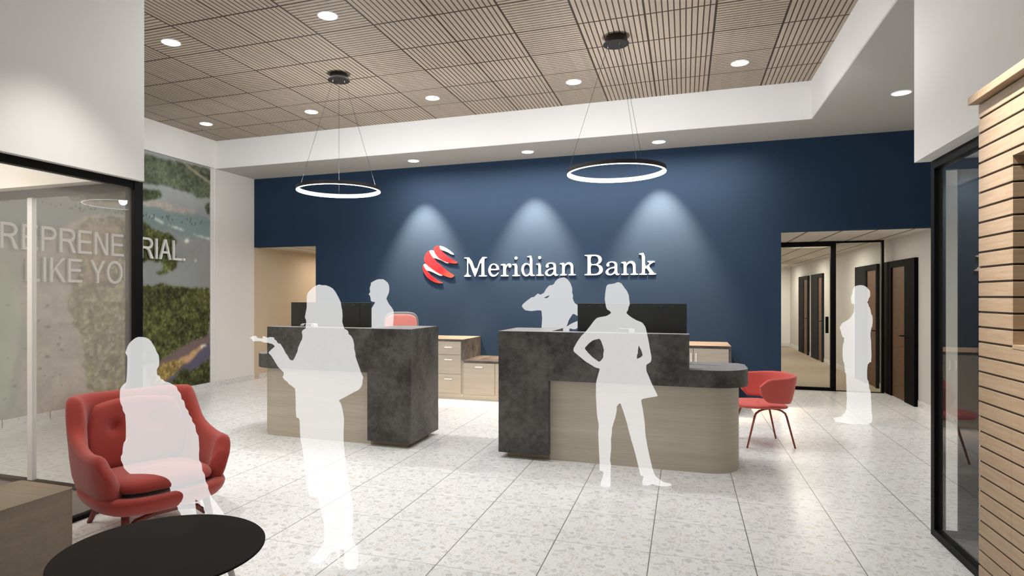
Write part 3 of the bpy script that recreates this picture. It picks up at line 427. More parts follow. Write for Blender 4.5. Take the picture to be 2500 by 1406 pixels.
# ------------------------------------------------------------------ glazed partitions
def pane(name, x0, x1, y0, y1, z0, z1, mat, parent):
    return box(name, (x0, x1, y0, y1, z0, z1), mat, parent)
# corridor screen
r = struct(empty('window_1', (2.2, 11.85, 0)))
def L(x, y): return (x-2.2, y-11.85)
bm = bmesh.new()
for a in ((1.30, 2.336, -0.03, 0.03, 2.455, 2.535), (1.30, 2.336, -0.03, 0.03, 0.0, 0.055), (2.336, 2.415, -0.035, 0.035, 0, 2.535),
          (2.415, 3.08, -0.02, 0.02, 2.505, 2.535), (2.415, 3.08, -0.02, 0.02, 0, 0.012), (3.08, 3.114, -0.03, 0.03, 0, 2.535)):
    bx(bm, a[0]-2.2, a[1]-2.2, *a[2:])
mesh_obj('window_frame', bm, M['black'], r)
pane('pane', 1.30-2.2, 2.336-2.2, -0.005, 0.005, 0.055, 2.455, M['glass'], r)
pane('pane', 2.415-2.2, 3.08-2.2, -0.005, 0.005, 0.012, 2.505, M['glass'], r)
box('pull_handle', (2.255-2.2, 2.30-2.2, -0.06, -0.03, 0.98, 1.26), M['black'], r, 0.005)
# meeting-room corner glazing
r = struct(empty('window_2', (-4.12, 3.745, 0)))
bm = bmesh.new()
bx(bm, -0.06, 0.035, -0.05, 0.03, 0, ZL)                       # corner post
bx(bm, -0.03, 0.03, -6.7, -0.05, ZL-0.055, ZL); bx(bm, -0.03, 0.03, -6.7, -0.05, 0, 0.03)
bx(bm, -3.72, -0.06, -0.03, 0.03, ZL-0.065, ZL); bx(bm, -3.72, -0.06, -0.03, 0.03, 0, 0.035)
mesh_obj('window_frame', bm, M['black'], r)
pane('pane', -0.006, 0.006, -6.7, -0.05, 0.03, ZL-0.055, M['hazeglass'], r)
pane('pane', -3.72, -0.06, -0.006, 0.006, 0.035, ZL-0.065, M['glass'], r)
box('mullion', (-5.315+4.12, -5.258+4.12, -0.02, 0.02, 0.035, ZL-0.065), M['white'], r)
# office corner glazing
r = struct(empty('window_3', (1.60, 4.90, 0)))
bm = bmesh.new()
bx(bm, -0.03, 0.035, -0.03, 0.03, 0, ZL)
bx(bm, -0.03, 0.03, -7.8, -0.03, ZL-0.055, ZL); bx(bm, -0.03, 0.03, -7.8, -0.03, 0, 0.05)
bx(bm, 0.035, 1.60, -0.03, 0.03, ZL-0.065, ZL); bx(bm, 0.035, 1.60, -0.03, 0.03, 0, 0.035)
bx(bm, 0.226, 0.236, -0.03, 0.03, 0.9, 2.2)
mesh_obj('window_frame', bm, M['black'], r)
pane('pane', -0.006, 0.006, -7.8, -0.03, 0.05, ZL-0.055, M['glass'], r)
pane('pane', 0.035, 0.112, -0.006, 0.006, 0.035, ZL-0.065, M['glass'], r)
pane('pane', 0.225, 1.60, -0.006, 0.006, 0.035, ZL-0.065, M['glass'], r)
pane('tinted_pane', 0.112, 0.225, -0.008, 0.008, 0.035, ZL-0.065, M['darkglass'], r)

# ------------------------------------------------------------------ oak board wall with niche
r = struct(empty('wall_oak_boards', (1.266, 3.40, 0)))
joints = [2.475-0.0675*k for k in range(0, 37)]
bm = bmesh.new()
NY0, NY1 = -0.297, -1.30          # niche along the face, measured from the end
NZ0, NZ1 = 1.40, 2.18
# boards as real strips with shadow gaps, face at x=0
def strips(bm, x0, x1, y0, y1, z0, z1):
    for k in range(len(joints)-1):
        t, b = joints[k]-0.0045, joints[k+1]+0.0045
        t2, b2 = min(t, z1), max(b, z0)
        if t2-b2 > 0.004: bx(bm, x0, x1, y0, y1, b2, t2, bev=0.0015)
strips(bm, 0, 0.012, -0.0, NY0, 0, 2.475)
strips(bm, 0, 0.012, NY0, NY1, 0, NZ0); strips(bm, 0, 0.012, NY0, NY1, NZ1, 2.475)
strips(bm, 0, 0.012, NY1, -3.4, 0, 2.475)
strips(bm, 0.0, 0.30, NY0, NY0-0.012, NZ0, NZ1)     # far jamb of the niche
mesh_obj('boards', bm, M['oak'], r)
bm = bmesh.new()
bx(bm, 0.006, 0.30, -0.001, NY0+0.0005, 0, 2.4745); bx(bm, 0.006, 0.30, NY0, NY1, 0, NZ0-0.012); bx(bm, 0.006, 0.30, NY0, NY1, NZ1+0.012, 2.4745); bx(bm, 0.006, 0.30, NY1, -3.4, 0, 2.4745)
bx(bm, 0.28, 0.30, NY0, NY1, NZ0, NZ1)
mesh_obj('backing', bm, M['shadowgap'], r)
box('cap', (-0.038, 0.33, 0.01, -3.45, 2.476, 2.512), M['oak'], r, 0.002)
box('niche_sill', (-0.002, 0.28, NY0-0.012, NY1, NZ0-0.012, NZ0+0.004), M['oak'], r)
box('niche_head', (-0.002, 0.28, NY0-0.012, NY1, NZ1-0.004, NZ1+0.012), M['oak'], r)

# ================================================================== downlights
LX = [-7.19, -5.245, -3.297, -1.345, 0.612]
def make_downlight(r):
    root = empty('recessed_downlight')
    bm = bmesh.new()
    seg = 32
    rows = [[(rr*math.cos(2*PI*i/seg), rr*math.sin(2*PI*i/seg), z) for i in range(seg)] for rr, z in ((r+0.012, 0.0), (r+0.012, -0.006), (r+0.002, -0.006), (r, -0.002))]
    grid_surf(bm, rows, True)
    mesh_obj('trim_ring', bm, M['white'], root, True)
    bm = bmesh.new(); cyl(bm, 0, 0, -0.004, 0.0, r, seg=32); mesh_obj('lens', bm, M['lamp'], root)
    return root
def clone(root):
    r = root.copy(); C.objects.link(r)
    for ch in root.children:
        c = ch.copy(); C.objects.link(c); c.parent = r
        for g in ch.children:
            d = g.copy(); C.objects.link(d); d.parent = c
    return r
def spot(loc, energy, size_deg=110, blend=0.9, rad=0.06, col=(0.98, 0.985, 1.0), aim=None):
    l = bpy.data.lights.new('spot_beam', 'SPOT'); l.energy = energy; l.spot_size = math.radians(size_deg); l.spot_blend = blend
    l.shadow_soft_size = rad; l.color = col
    o = bpy.data.objects.new('spot_beam', l); C.objects.link(o); o.location = loc
    if aim is not None: o.rotation_euler = (Vector(aim)-Vector(loc)).to_track_quat('-Z', 'Y').to_euler()
    return o
dl = make_downlight(0.088); first = True
where = {(-7.19, 7.85): 'round downlight in the dim far corner of the wood ceiling, above the mural', (-5.245, 7.85): 'round ceiling downlight in the far row, just before the ring pendant by the mural',
         (-3.297, 7.85): 'round ceiling downlight in the far row, between the two ring pendants nearer the dim one', (-1.345, 7.85): 'round ceiling downlight in the far row, just beside the cables of the larger-looking ring pendant',
         (0.612, 7.85): 'round ceiling downlight near the inner corner of the raised wood ceiling',
         (-5.245, 5.21): 'bright ceiling downlight beside the plain white bulkhead in the near row', (-3.297, 5.21): 'big bright ceiling downlight at the top edge, in the near row'}
for y in (7.85, 5.21):
    for x in LX:
        if (x, y) not in where: 
            spot((x, y, ZC-0.03), 34 if x > -2 else 8, 120, 1.0); continue
        o = dl if first else clone(dl); first = False
        o.location = (x, y, ZC-0.001); tag(o, where[(x, y)], 'ceiling light', 'downlights in the wood ceiling')
        spot((x, y, ZC-0.03), (55 if y > 6 else 14) if x > -6 else 10, 120, 1.0)
ws = {(-4.27, 9.35): 'soffit downlight washing the blue wall above the red emblem', (-2.32, 9.35): 'middle soffit downlight washing the blue wall above the lettering', (-0.36, 9.37): 'soffit downlight washing the blue wall above the word ending of the sign',
      (2.27, 7.99): 'lone downlight in the shaded soffit beside the white bulkhead'}
for (x, y), lab in ws.items():
    o = clone(dl); o.location = (x, y, ZS-0.001); tag(o, lab, 'ceiling light', 'downlights in the soffit')

# ================================================================== ring pendants
def ring_pendant(x, y, zr, R, label):
    root = empty('ring_pendant_light', (x, y, ZC)); tag(root, label, 'pendant light', 'ring pendants over the lobby')
    dz = zr-ZC
    bm = bmesh.new()
    cyl(bm, 0, 0, -0.075, 0.0, 0.105, seg=40); cyl(bm, 0, 0, -0.083, -0.075, 0.135, seg=40)
    mesh_obj('canopy', bm, M['pendblack'], root)
    angs = [math.radians(a) for a in (121, 1, 241)]
    if x > -2: angs = [math.radians(a) for a in (185.9, 65.9, -54.1)]
    for a in angs:
        bm = bmesh.new(); p0 = Vector((0.08*math.cos(a), 0.08*math.sin(a), -0.083)); p1 = Vector((R*math.cos(a), R*math.sin(a), dz+0.045))
        tube(bm, [p0, p1], 0.0018, 6); c = mesh_obj('cable', bm, M['pendblack'], root)
        bm = bmesh.new(); tube(bm, [p0+Vector((0, 0, -0.03)), p0], 0.006, 8); mesh_obj('ferrule', bm, M['chrome'], c)
    seg = 128
    def ringband(name, r0, r1, z0, z1, mat):
        bm = bmesh.new()
        rows = []
        for rr, zz in ((r0, z0), (r1, z0), (r1, z1), (r0, z1), (r0, z0)):
            rows.append([(rr*math.cos(2*PI*i/seg), rr*math.sin(2*PI*i/seg), zz) for i in range(seg)])
        grid_surf(bm, rows, True); bmesh.ops.recalc_face_normals(bm, faces=bm.faces[:])
        return mesh_obj(name, bm, mat, root, False)
    ringband('ring', R-0.010, R+0.010, dz+0.002, dz+0.045, M['pendblack'])
    ringband('inner_band', R-0.014, R-0.0105, dz+0.002, dz+0.040, M['ledin'])
    ringband('light_strip', R-0.009, R+0.009, dz-0.003, dz+0.0015, M['led'])
    return root
ring_pendant(-4.036, 6.628, 2.90, 0.50, 'glowing black ring pendant hanging over the desk nearer the mural')
ring_pendant(-0.689, 6.631, 2.90, 0.50, 'glowing black ring pendant hanging over the desk with the hands-on-hips figure')

# ================================================================== reception desks
def arc(cx, cy, r, a0, a1, n=14): return [(cx+r*math.cos(math.radians(a0+(a1-a0)*i/n)), cy+r*math.sin(math.radians(a0+(a1-a0)*i/n))) for i in range(n+1)]
def desk(kind, label):
    """kind 'A': tall end on the +x side, rounded end on -x. kind 'B' the mirror"""
    if kind == 'A': xt0, xt1, xb, xe, s = -3.225, -2.712, -4.511, -4.80, 1
    else: xt0, xt1, xb, xe, s = -1.250, -1.755, 0.038, 0.552, -1
    root = empty('reception_desk', (xt1, 6.2, 0)); tag(root, label, 'reception desk', 'pair of matching reception desks')
    Y0, Y1 = 5.87, 6.58
    ox, oy = xt1, 6.2
    def S(x): return x-ox
    def Yl(y): return y-oy
    lo, hi = sorted((S(xt0), S(xt1)))
    box('end_block', (lo, hi, Yl(Y0)-0.0005, Yl(Y1)+0.05, 0.055, 1.257), M['stone'], root, 0.002)
    # raised transaction ledge
    lo, hi = sorted((S(xb), S(xt0)))
    box('transaction_ledge', (lo, hi, Yl(Y0), Yl(Y0+0.17), 0.9385, 1.2565), M['stone'], root, 0.0015)
    bm = bmesh.new()
    lo, hi = sorted((S(xb), S(xt0))); bx(bm, lo+0.0005, hi, Yl(Y0+0.0015), Yl(Y0+0.169), 1.2566, 1.2580)
    lo, hi = sorted((S(xt0), S(xt1))); bx(bm, lo, hi, Yl(Y0+0.0015), Yl(Y1-0.002), 1.2566, 1.2580)
    mesh_obj('ledge_top', bm, M['stonetop'], root)
    # low counter band with the rounded end
    def plan(y0, y1, xe_, r, inset=0.0):
        if s > 0:   # rounded end on -x
            P = [(S(xt0), Yl(y0))] + [(S(xe_+r)+q[0], Yl(y0+r)+q[1]) for q in arc(0, 0, r, 270, 180)] + [(S(xe_), Yl(y1-0.10)), (S(xe_+0.06), Yl(y1)), (S(xt0), Yl(y1))]
            return P[::-1]
        P = [(S(xt0), Yl(y0))] + [(S(xe_-r)+q[0], Yl(y0+r)+q[1]) for q in arc(0, 0, r, 270, 360)] + [(S(xe_), Yl(y1-0.10)), (S(xe_-0.06), Yl(y1)), (S(xt0), Yl(y1))]
        return P
    bm = bmesh.new(); prism(bm, plan(Y0, 6.62, xe, 0.34), 0.785, 0.9385); mesh_obj('low_counter', bm, M['stone'], root)
    bm = bmesh.new(); P_ = plan(Y0+0.002, 6.618, xe+s*0.002, 0.34); P_ = [((S(xb)-s*0.001) if abs(px_-S(xt0)) < 1e-6 else px_, py_) for px_, py_ in P_]; prism(bm, P_, 0.9386, 0.9400); mesh_obj('counter_top', bm, M['stonetop'], root)
    bm = bmesh.new(); prism(bm, plan(5.95, 6.56, xe+s*0.075, 0.30), 0.0, 0.785); mesh_obj('front_panel', bm, M['lam'], root)
    lo, hi = sorted((S(xt0), S(xt1)-s*0.07)); box('plinth', (lo, hi, Yl(5.95), Yl(6.50), 0, 0.055), M['plinth'], root)
    return root
desk('A', 'curved-end reception desk in dark stone and beige wood, nearer the mural')
desk('B', 'curved-end reception desk in dark stone and beige wood, beside the guest chair')

# ================================================================== credenza units
def handle_bar(parent, x, z, y, w, vertical=False):
    bm = bmesh.new()
    if vertical: tube(bm, [(x, y, z-w/2), (x, y-0.025, z-w/2), (x, y-0.025, z+w/2), (x, y, z+w/2)], 0.006, 6)
    else: tube(bm, [(x-w/2, y, z), (x-w/2, y-0.025, z), (x+w/2, y-0.025, z), (x+w/2, y, z)], 0.006, 6)
    return mesh_obj('bar_handle', bm, M['handle'], parent)
YF, YK = 8.97, 9.825
# tall drawer unit
cx = -3.75; r = empty('drawer_cabinet', (cx, YF, 0)); tag(r, 'tall three-drawer beige cabinet with dark stone top against the blue wall', 'cabinet')
box('carcass', (-4.25-cx, -3.2525-cx, 0.02, YK-YF, 0.09, 0.90), M['lam2'], r)
box('toe_kick', (-4.25-cx, -3.252-cx, 0.012, YK-YF, 0, 0.09), M['lam'], r)
bm = bmesh.new(); bx(bm, -4.25-cx, -3.252-cx, -0.002, YK-YF, 0.90, 0.932); bx(bm, -3.285-cx, -3.252-cx, -0.002, YK-YF, 0.612, 0.90); mesh_obj('stone_top', bm, M['stone'], r)
box('stone_top_face', (-4.25-cx, -3.254-cx, 0.0, YK-YF-0.001, 0.932, 0.9335), M['captop'], r)
for x0, x1 in ((-4.24, -3.775), (-3.768, -3.290)):
    for z0, z1 in ((0.693, 0.898), (0.392, 0.688), (0.092, 0.387)):
        d = box('drawer', (x0-cx, x1-cx, 0.0, 0.02, z0, z1), M['lam2'], r, 0.001)
        handle_bar(d, ((x0+x1)/2+0.03)-cx, z1-0.09 if z1 > 0.8 else z1-0.072, 0.0, 0.11)
# low unit
cx = -1.95; r = empty('low_cabinet', (cx, YF, 0)); tag(r, 'low beige cabinet with stone top between the two taller cabinets', 'cabinet')
box('carcass', (-3.250-cx, -0.55-cx, 0.02, YK-YF, 0.09, 0.578), M['lam2'], r)
box('toe_kick', (-3.250-cx, -0.55-cx, 0.012, YK-YF, 0, 0.09), M['lam'], r)
box('stone_top', (-3.2515-cx, -0.55-cx, -0.002, YK-YF, 0.578, 0.612), M['stone'], r)
for x0, x1 in ((-3.246, -2.743), (-2.737, -2.20), (-2.194, -1.65), (-1.644, -1.10), (-1.094, -0.552)):
    d = box('drawer', (x0-cx, x1-cx, 0.0, 0.02, 0.092, 0.574), M['lam2'], r, 0.001); handle_bar(d, (x0+x1)/2-cx, 0.515, 0, 0.11)
# tall door unit
cx = 0.0; r = empty('door_cabinet', (cx, YF, 0)); tag(r, 'tall beige two-door cabinet with upright bar handles behind the desk end', 'cabinet')
box('carcass', (-0.545, 0.562, 0.02, YK-YF, 0.09, 0.893), M['lam2'], r)
box('toe_kick', (-0.545, 0.562, 0.012, YK-YF, 0, 0.09), M['lam'], r)
bm = bmesh.new(); bx(bm, -0.548, 0.595, -0.002, YK-YF, 0.893, 0.926); bx(bm, 0.565, 0.595, -0.002, YK-YF, 0.0, 0.893); bx(bm, -0.548, -0.548+0.03, -0.002, YK-YF, 0.613, 0.893); mesh_obj('stone_top', bm, M['stone'], r)
box('stone_top_face', (-0.547, 0.594, 0.0, YK-YF-0.001, 0.926, 0.9272), M['captop'], r)
for x0, x1, hx in ((-0.51, 0.108, 0.08), (0.113, 0.561, 0.145)):
    d = box('cabinet_door', (x0, x1, 0.0, 0.02, 0.092, 0.89), M['lam2'], r, 0.001); handle_bar(d, hx, 0.765, 0.0, 0.11, True)

# ================================================================== monitors on the desks
def monitor(x0, x1, label, seam=None):
    xc = (x0+x1)/2; r = empty('computer_monitor', (xc, 6.40, 0.9402)); tag(r, label, 'monitor', 'wide dark monitors on the desks')
    h = (x1-x0)/2
    sc = box('screen_housing', (-h, h, 0.0, 0.045, 0.06, 0.590), M['screen'], r, 0.003)
    for k in range(9):
        xx = -h*0.8+k*(2*h*0.8)/8+random.uniform(-0.03, 0.03)
        box('vent_slot', (xx-0.012, xx+0.012, -0.0012, 0.0, 0.562, 0.5645), M['taskgrey'], sc)
    if seam is not None: box('panel_seam', (seam-xc-0.0015, seam-xc+0.0015, -0.001, 0.0, 0.062, 0.588), M['black'], sc)
    bm = bmesh.new(); bx(bm, -0.03, 0.03, 0.046, 0.075, 0.012, 0.30, 0.004); mesh_obj('stand', bm, M['screen'], r)
    box('stand_foot', (-0.14, 0.14, 0.0, 0.18, 0.0, 0.012), M['screen'], r, 0.003)
monitor(-4.566, -3.482, 'wide dark monitor on the desk nearer the mural, seen from behind', -3.612)
monitor(-1.056, 0.018, 'wide dark monitor on the desk by the guest chair, seen from behind')
def tray(x, y, w, label):
    r = empty('document_tray', (x, y, 1.2582)); tag(r, label, 'tray', 'small white trays on the desk ledges')
    bm = bmesh.new()
    prof = [(-w/2, 0.012), (-w/2+0.012, 0.030), (-w/2+0.03, 0.038), (w/2-0.03, 0.040), (w/2-0.01, 0.036), (w/2, 0.0)]
    a = [bm.verts.new((x_, -0.035, z)) for x_, z in prof]; b = [bm.verts.new((x_, 0.035, z)) for x_, z in prof]
    for i in range(len(prof)-1): bm.faces.new((a[i], a[i+1], b[i+1], b[i]))
    bmesh.ops.solidify(bm, geom=bm.faces[:], thickness=0.004); bmesh.ops.recalc_face_normals(bm, faces=bm.faces[:])
    mesh_obj('shelf', bm, M['white'], r, False)
    box('foot', (w/2-0.05, w/2-0.002, -0.03, 0.03, 0.0, 0.034), M['white'], r, 0.003)
tray(-0.53, 5.97, 0.165, 'small white curved tray on the desk ledge in front of the dark monitor')
tray(-4.02, 5.97, 0.19, 'small white flat tray on the ledge of the desk nearer the mural')

# ================================================================== wall sign
r = empty('bank_sign', (-2.3, YB, 2.15)); tag(r, 'raised Meridian Bank sign with red and white globe emblem on the blue wall', 'sign')
def plate(bm, polys, y_front, depth, off=(0, 0), plane='y'):
    """fill outline(s) with holes; polys in wall coordinates, extruded towards the room"""
    pts = []; edges = []; loops = []
    for P in polys:
        s0 = len(pts); idx = list(range(s0, s0+len(P))); pts += [Vector(p) for p in P]
        edges += [(idx[i], idx[(i+1) % len(idx)]) for i in range(len(idx))]
    res = delaunay_2d_cdt(pts, edges, [], 2, 1e-6)
    vs, fs = res[0], res[2]
    def inside(p, P):
        c = False; j = len(P)-1
        for i in range(len(P)):
            if (P[i][1] > p[1]) != (P[j][1] > p[1]) and p[0] < (P[j][0]-P[i][0])*(p[1]-P[i][1])/(P[j][1]-P[i][1])+P[i][0]: c = not c
            j = i
        return c
    keep = []
    for f in fs:
        c = sum((vs[i] for i in f), Vector((0, 0)))/len(f)
        if sum(inside(c, P) for P in polys) % 2 == 1: keep.append(f)
    def P3(v, d):
        return (v[0]-off[0], y_front+d, v[1]-off[1]) if plane == 'y' else (y_front-d, v[0]-off[0], v[1]-off[1])
    F = [bm.verts.new(P3(v, 0)) for v in vs]; Bk = [bm.verts.new(P3(v, depth)) for v in vs]
    cnt = {}
    for f in keep:
        try: bm.faces.new([F[i] for i in f]); bm.faces.new([Bk[i] for i in reversed(f)])
        except ValueError: continue
        for i in range(len(f)):
            e = (f[i], f[(i+1) % len(f)]); cnt[e] = 1
    for (a, b) in cnt:
        if (b, a) not in cnt: bm.faces.new((F[a], F[b], Bk[b], Bk[a]))
    for v in [v for v in bm.verts if not v.link_faces]: bm.verts.remove(v)
    bmesh.ops.recalc_face_normals(bm, faces=bm.faces[:])
def smooth_poly(P, it=1, w=0.25):
    for _ in range(it):
        Q = []
        for i in range(len(P)):
            a, b = P[i], P[(i+1) % len(P)]
            Q += [(a[0]*(1-w)+b[0]*w, a[1]*(1-w)+b[1]*w), (a[0]*w+b[0]*(1-w), a[1]*w+b[1]*(1-w))]
        P = Q
    return P
em = empty('emblem', (0, 0, 0)); em.parent = r
for key, P in DATA['logo'].items():
    bm = bmesh.new(); red = key[0] == 'R'
    plate(bm, [smooth_poly(P, 1)], -0.026 if red else -0.018, 0.02 if red else 0.012, (-2.3, 2.15))
    mesh_obj('red_band' if red else 'white_band', bm, M['redsign'] if red else M['signwhite'], em)
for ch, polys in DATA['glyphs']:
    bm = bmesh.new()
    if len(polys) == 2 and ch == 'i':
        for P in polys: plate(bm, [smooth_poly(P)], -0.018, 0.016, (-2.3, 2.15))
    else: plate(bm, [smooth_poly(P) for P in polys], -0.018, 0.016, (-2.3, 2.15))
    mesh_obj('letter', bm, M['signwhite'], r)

# ================================================================== mural
MY0, MY1, MZ0, MZ1 = 3.80, 8.68, 0.10, 3.845
COL = dict(gw=(138, 148, 132, 0), teal=(110, 126, 126, 0), sand=(150, 144, 136, .15), far=(84, 92, 74, .55), sky=(118, 126, 132, 0), road=(150, 145, 125, 0),
           isl=(68, 78, 54, .8), isl2=(84, 92, 52, 1), veg2=(118, 118, 82, .75), dry=(140, 126, 100, .4), veg=(74, 78, 44, 1), riv=(98, 84, 82, 0), lit=(165, 135, 100, .1),
           blue=(78, 76, 92, 0), gold=(140, 120, 70, .7), white=(205, 205, 198, 0))
def value_noise(shape, cell, rng):
    h, w = shape; gh, gw = int(h/cell)+3, int(w/cell)+3; g = rng.random((gh, gw))
    yy = np.arange(h)/cell; xx = np.arange(w)/cell; y0 = yy.astype(int); x0 = xx.astype(int)
    fy = yy-y0; fx = xx-x0; fy = fy*fy*(3-2*fy); fx = fx*fx*(3-2*fx)
    a = g[y0][:, x0]; b = g[y0][:, x0+1]; c = g[y0+1][:, x0]; d = g[y0+1][:, x0+1]
    return (a*(1-fx)+b*fx)*(1-fy)[:, None]+(c*(1-fx)+d*fx)*fy[:, None]
def build_mural():
    st = 0.0165; ny = int((MY1-MY0)/st)+1; nz = int((MZ1-MZ0)/st)+1
    ys = np.linspace(MY0, MY1, ny); zs = np.linspace(MZ0, MZ1, nz)
    rng = np.random.default_rng(3)
    n1 = value_noise((nz, ny), 14, rng)-0.5; n2 = value_noise((nz, ny), 5, rng)-0.5; n3 = value_noise((nz, ny), 14, rng)-0.5; n4 = value_noise((nz, ny), 5, rng)-0.5
    Y, Z = np.meshgrid(ys, zs)
    Yd = Y+0.06*n1+0.05*n2; Zd = Z+0.05*n3+0.045*n4
    base = np.zeros((nz, ny, 4)); base[..., 0] = 116; base[..., 1] = 120; base[..., 2] = 118
    tz = np.clip((Z-1.4)/1.8, 0, 1)[..., None]
    base[..., :3] = np.array([112, 116, 116])*(1-tz)+np.array([132, 136, 136])*tz
    left = np.clip((5.9-Y)/1.2, 0, 1)[..., None]
    base[..., :3] = base[..., :3]*(1-left)+np.array([142, 152, 132])*left
    for key, P in DATA['mural']:
        ins = np.zeros((nz, ny), bool); j = len(P)-1
        yy, zz = (Y, Z) if key in ('white', 'road', 'sky') else (Yd, Zd)
        for i in range(len(P)):
            y1, z1 = P[i]; y2, z2 = P[j]; j = i
            if z1 == z2: continue
            cond = ((z1 > zz) != (z2 > zz)) & (yy < (y2-y1)*(zz-z1)/(z2-z1)+y1)
            ins ^= cond
        c = np.array(COL[key], float)
        base[ins] = c
    for _ in range(2):
        cc = base.copy()
        for dy_, dx_ in ((1,0),(-1,0),(0,1),(0,-1)): cc += np.roll(base, (dy_, dx_), (0, 1))
        base[1:-1, 1:-1] = (cc/5.0)[1:-1, 1:-1]
    if True:
        big = value_noise((nz, ny), 22, rng); sm = value_noise((nz, ny), 2.2, rng); md = value_noise((nz, ny), 6, rng)
        v = base[..., 3]
        shade = 1+v*((big-0.5)*0.25+(sm-0.5)*0.6+(md-0.5)*0.55)+(1-v)*((big-0.5)*0.06+(md-0.5)*0.04)
        base[..., :3] *= shade[..., None]
        # dry flecks in the scrub
        fl = (value_noise((nz, ny), 3.5, rng) > 0.68) & (base[..., 3] > 0.7) & (base[..., 3] < 0.78)
        base[fl, :3] = base[fl, :3]*0.4+np.array([175, 165, 150])*0.6
        # people and boats dotted along the sandbar
        for _ in range(70):
            yc = rng.uniform(5.2, 8.5); zc_ = 2.86-(8.5-yc)*0.02+rng.normal(0, 0.03)
            i = int((zc_-MZ0)/st); j = int((yc-MY0)/st); base[i:i+2, j:j+1, :3] = (70, 70, 66)
        for _ in range(60):
            yc = rng.uniform(4.2, 6.4); zc_ = rng.uniform(0.3, 1.7)
            i = int((zc_-MZ0)/st); j = int((yc-MY0)/st); base[i:i+1+rng.integers(0, 2), j:j+1+rng.integers(0, 3), :3] *= 0.72
    a = np.clip(base[..., :3], 0, 255)/255.0
    linc = np.where(a <= 0.04045, a/12.92, ((a+0.055)/1.055)**2.4)
    verts = [(0.0, float(y)-6.2, float(z)-2.0) for z in zs for y in ys]
    faces = [(k*ny+j, k*ny+j+1, (k+1)*ny+j+1, (k+1)*ny+j) for k in range(nz-1) for j in range(ny-1)]
    me = bpy.data.meshes.new('wall_mural'); me.from_pydata(verts, [], faces)
    ca = me.color_attributes.new('print', 'FLOAT_COLOR', 'POINT')
    buf = np.ones((nz*ny, 4), np.float32); buf[:, :3] = linc.reshape(-1, 3); buf[:, 3] = (base[..., 3]).reshape(-1)
    ca.data.foreach_set('color', buf.ravel())
    k = N('printed_mural'); at = k.n('ShaderNodeVertexColor', layer_name='print')
    p = k.objco()
    n = k.noise(p, 26, 5, 0.7); f = k.math('MULTIPLY_ADD', k.math('SUBTRACT', n, 0.5), k.math('MULTIPLY_ADD', at.outputs['Alpha'], 1.8, 0.10), 1.0)
    vo = k.n('ShaderNodeTexVoronoi', feature='F1', i_Scale=15.0); k.t.links.new(p, vo.inputs['Vector'])
    g = k.math('SUBTRACT', 1.12, k.math('MULTIPLY', k.math('MULTIPLY', vo.outputs['Distance'], 0.75), at.outputs['Alpha']))
    f = k.math('MULTIPLY', f, g)
    c = k.mix(1.0, at.outputs['Color'], k.n('ShaderNodeCombineColor', i_0=f, i_1=f, i_2=f).outputs[0], 'MULTIPLY')
    c = k.mix(1.0, c, (MUR, MUR, MUR, 1), 'MULTIPLY')
    k.surf(c, 0.6, spec=0.2)
    me.materials.append(k.m)
    o = bpy.data.objects.new('wall_mural', me); C.objects.link(o); o.location = (XM, 6.2, 2.0)
    tag(o, 'printed aerial photograph of river, sandbars and mangroves covering the whole side wall', 'mural')
    return o
MUR = 1.35
build_mural()

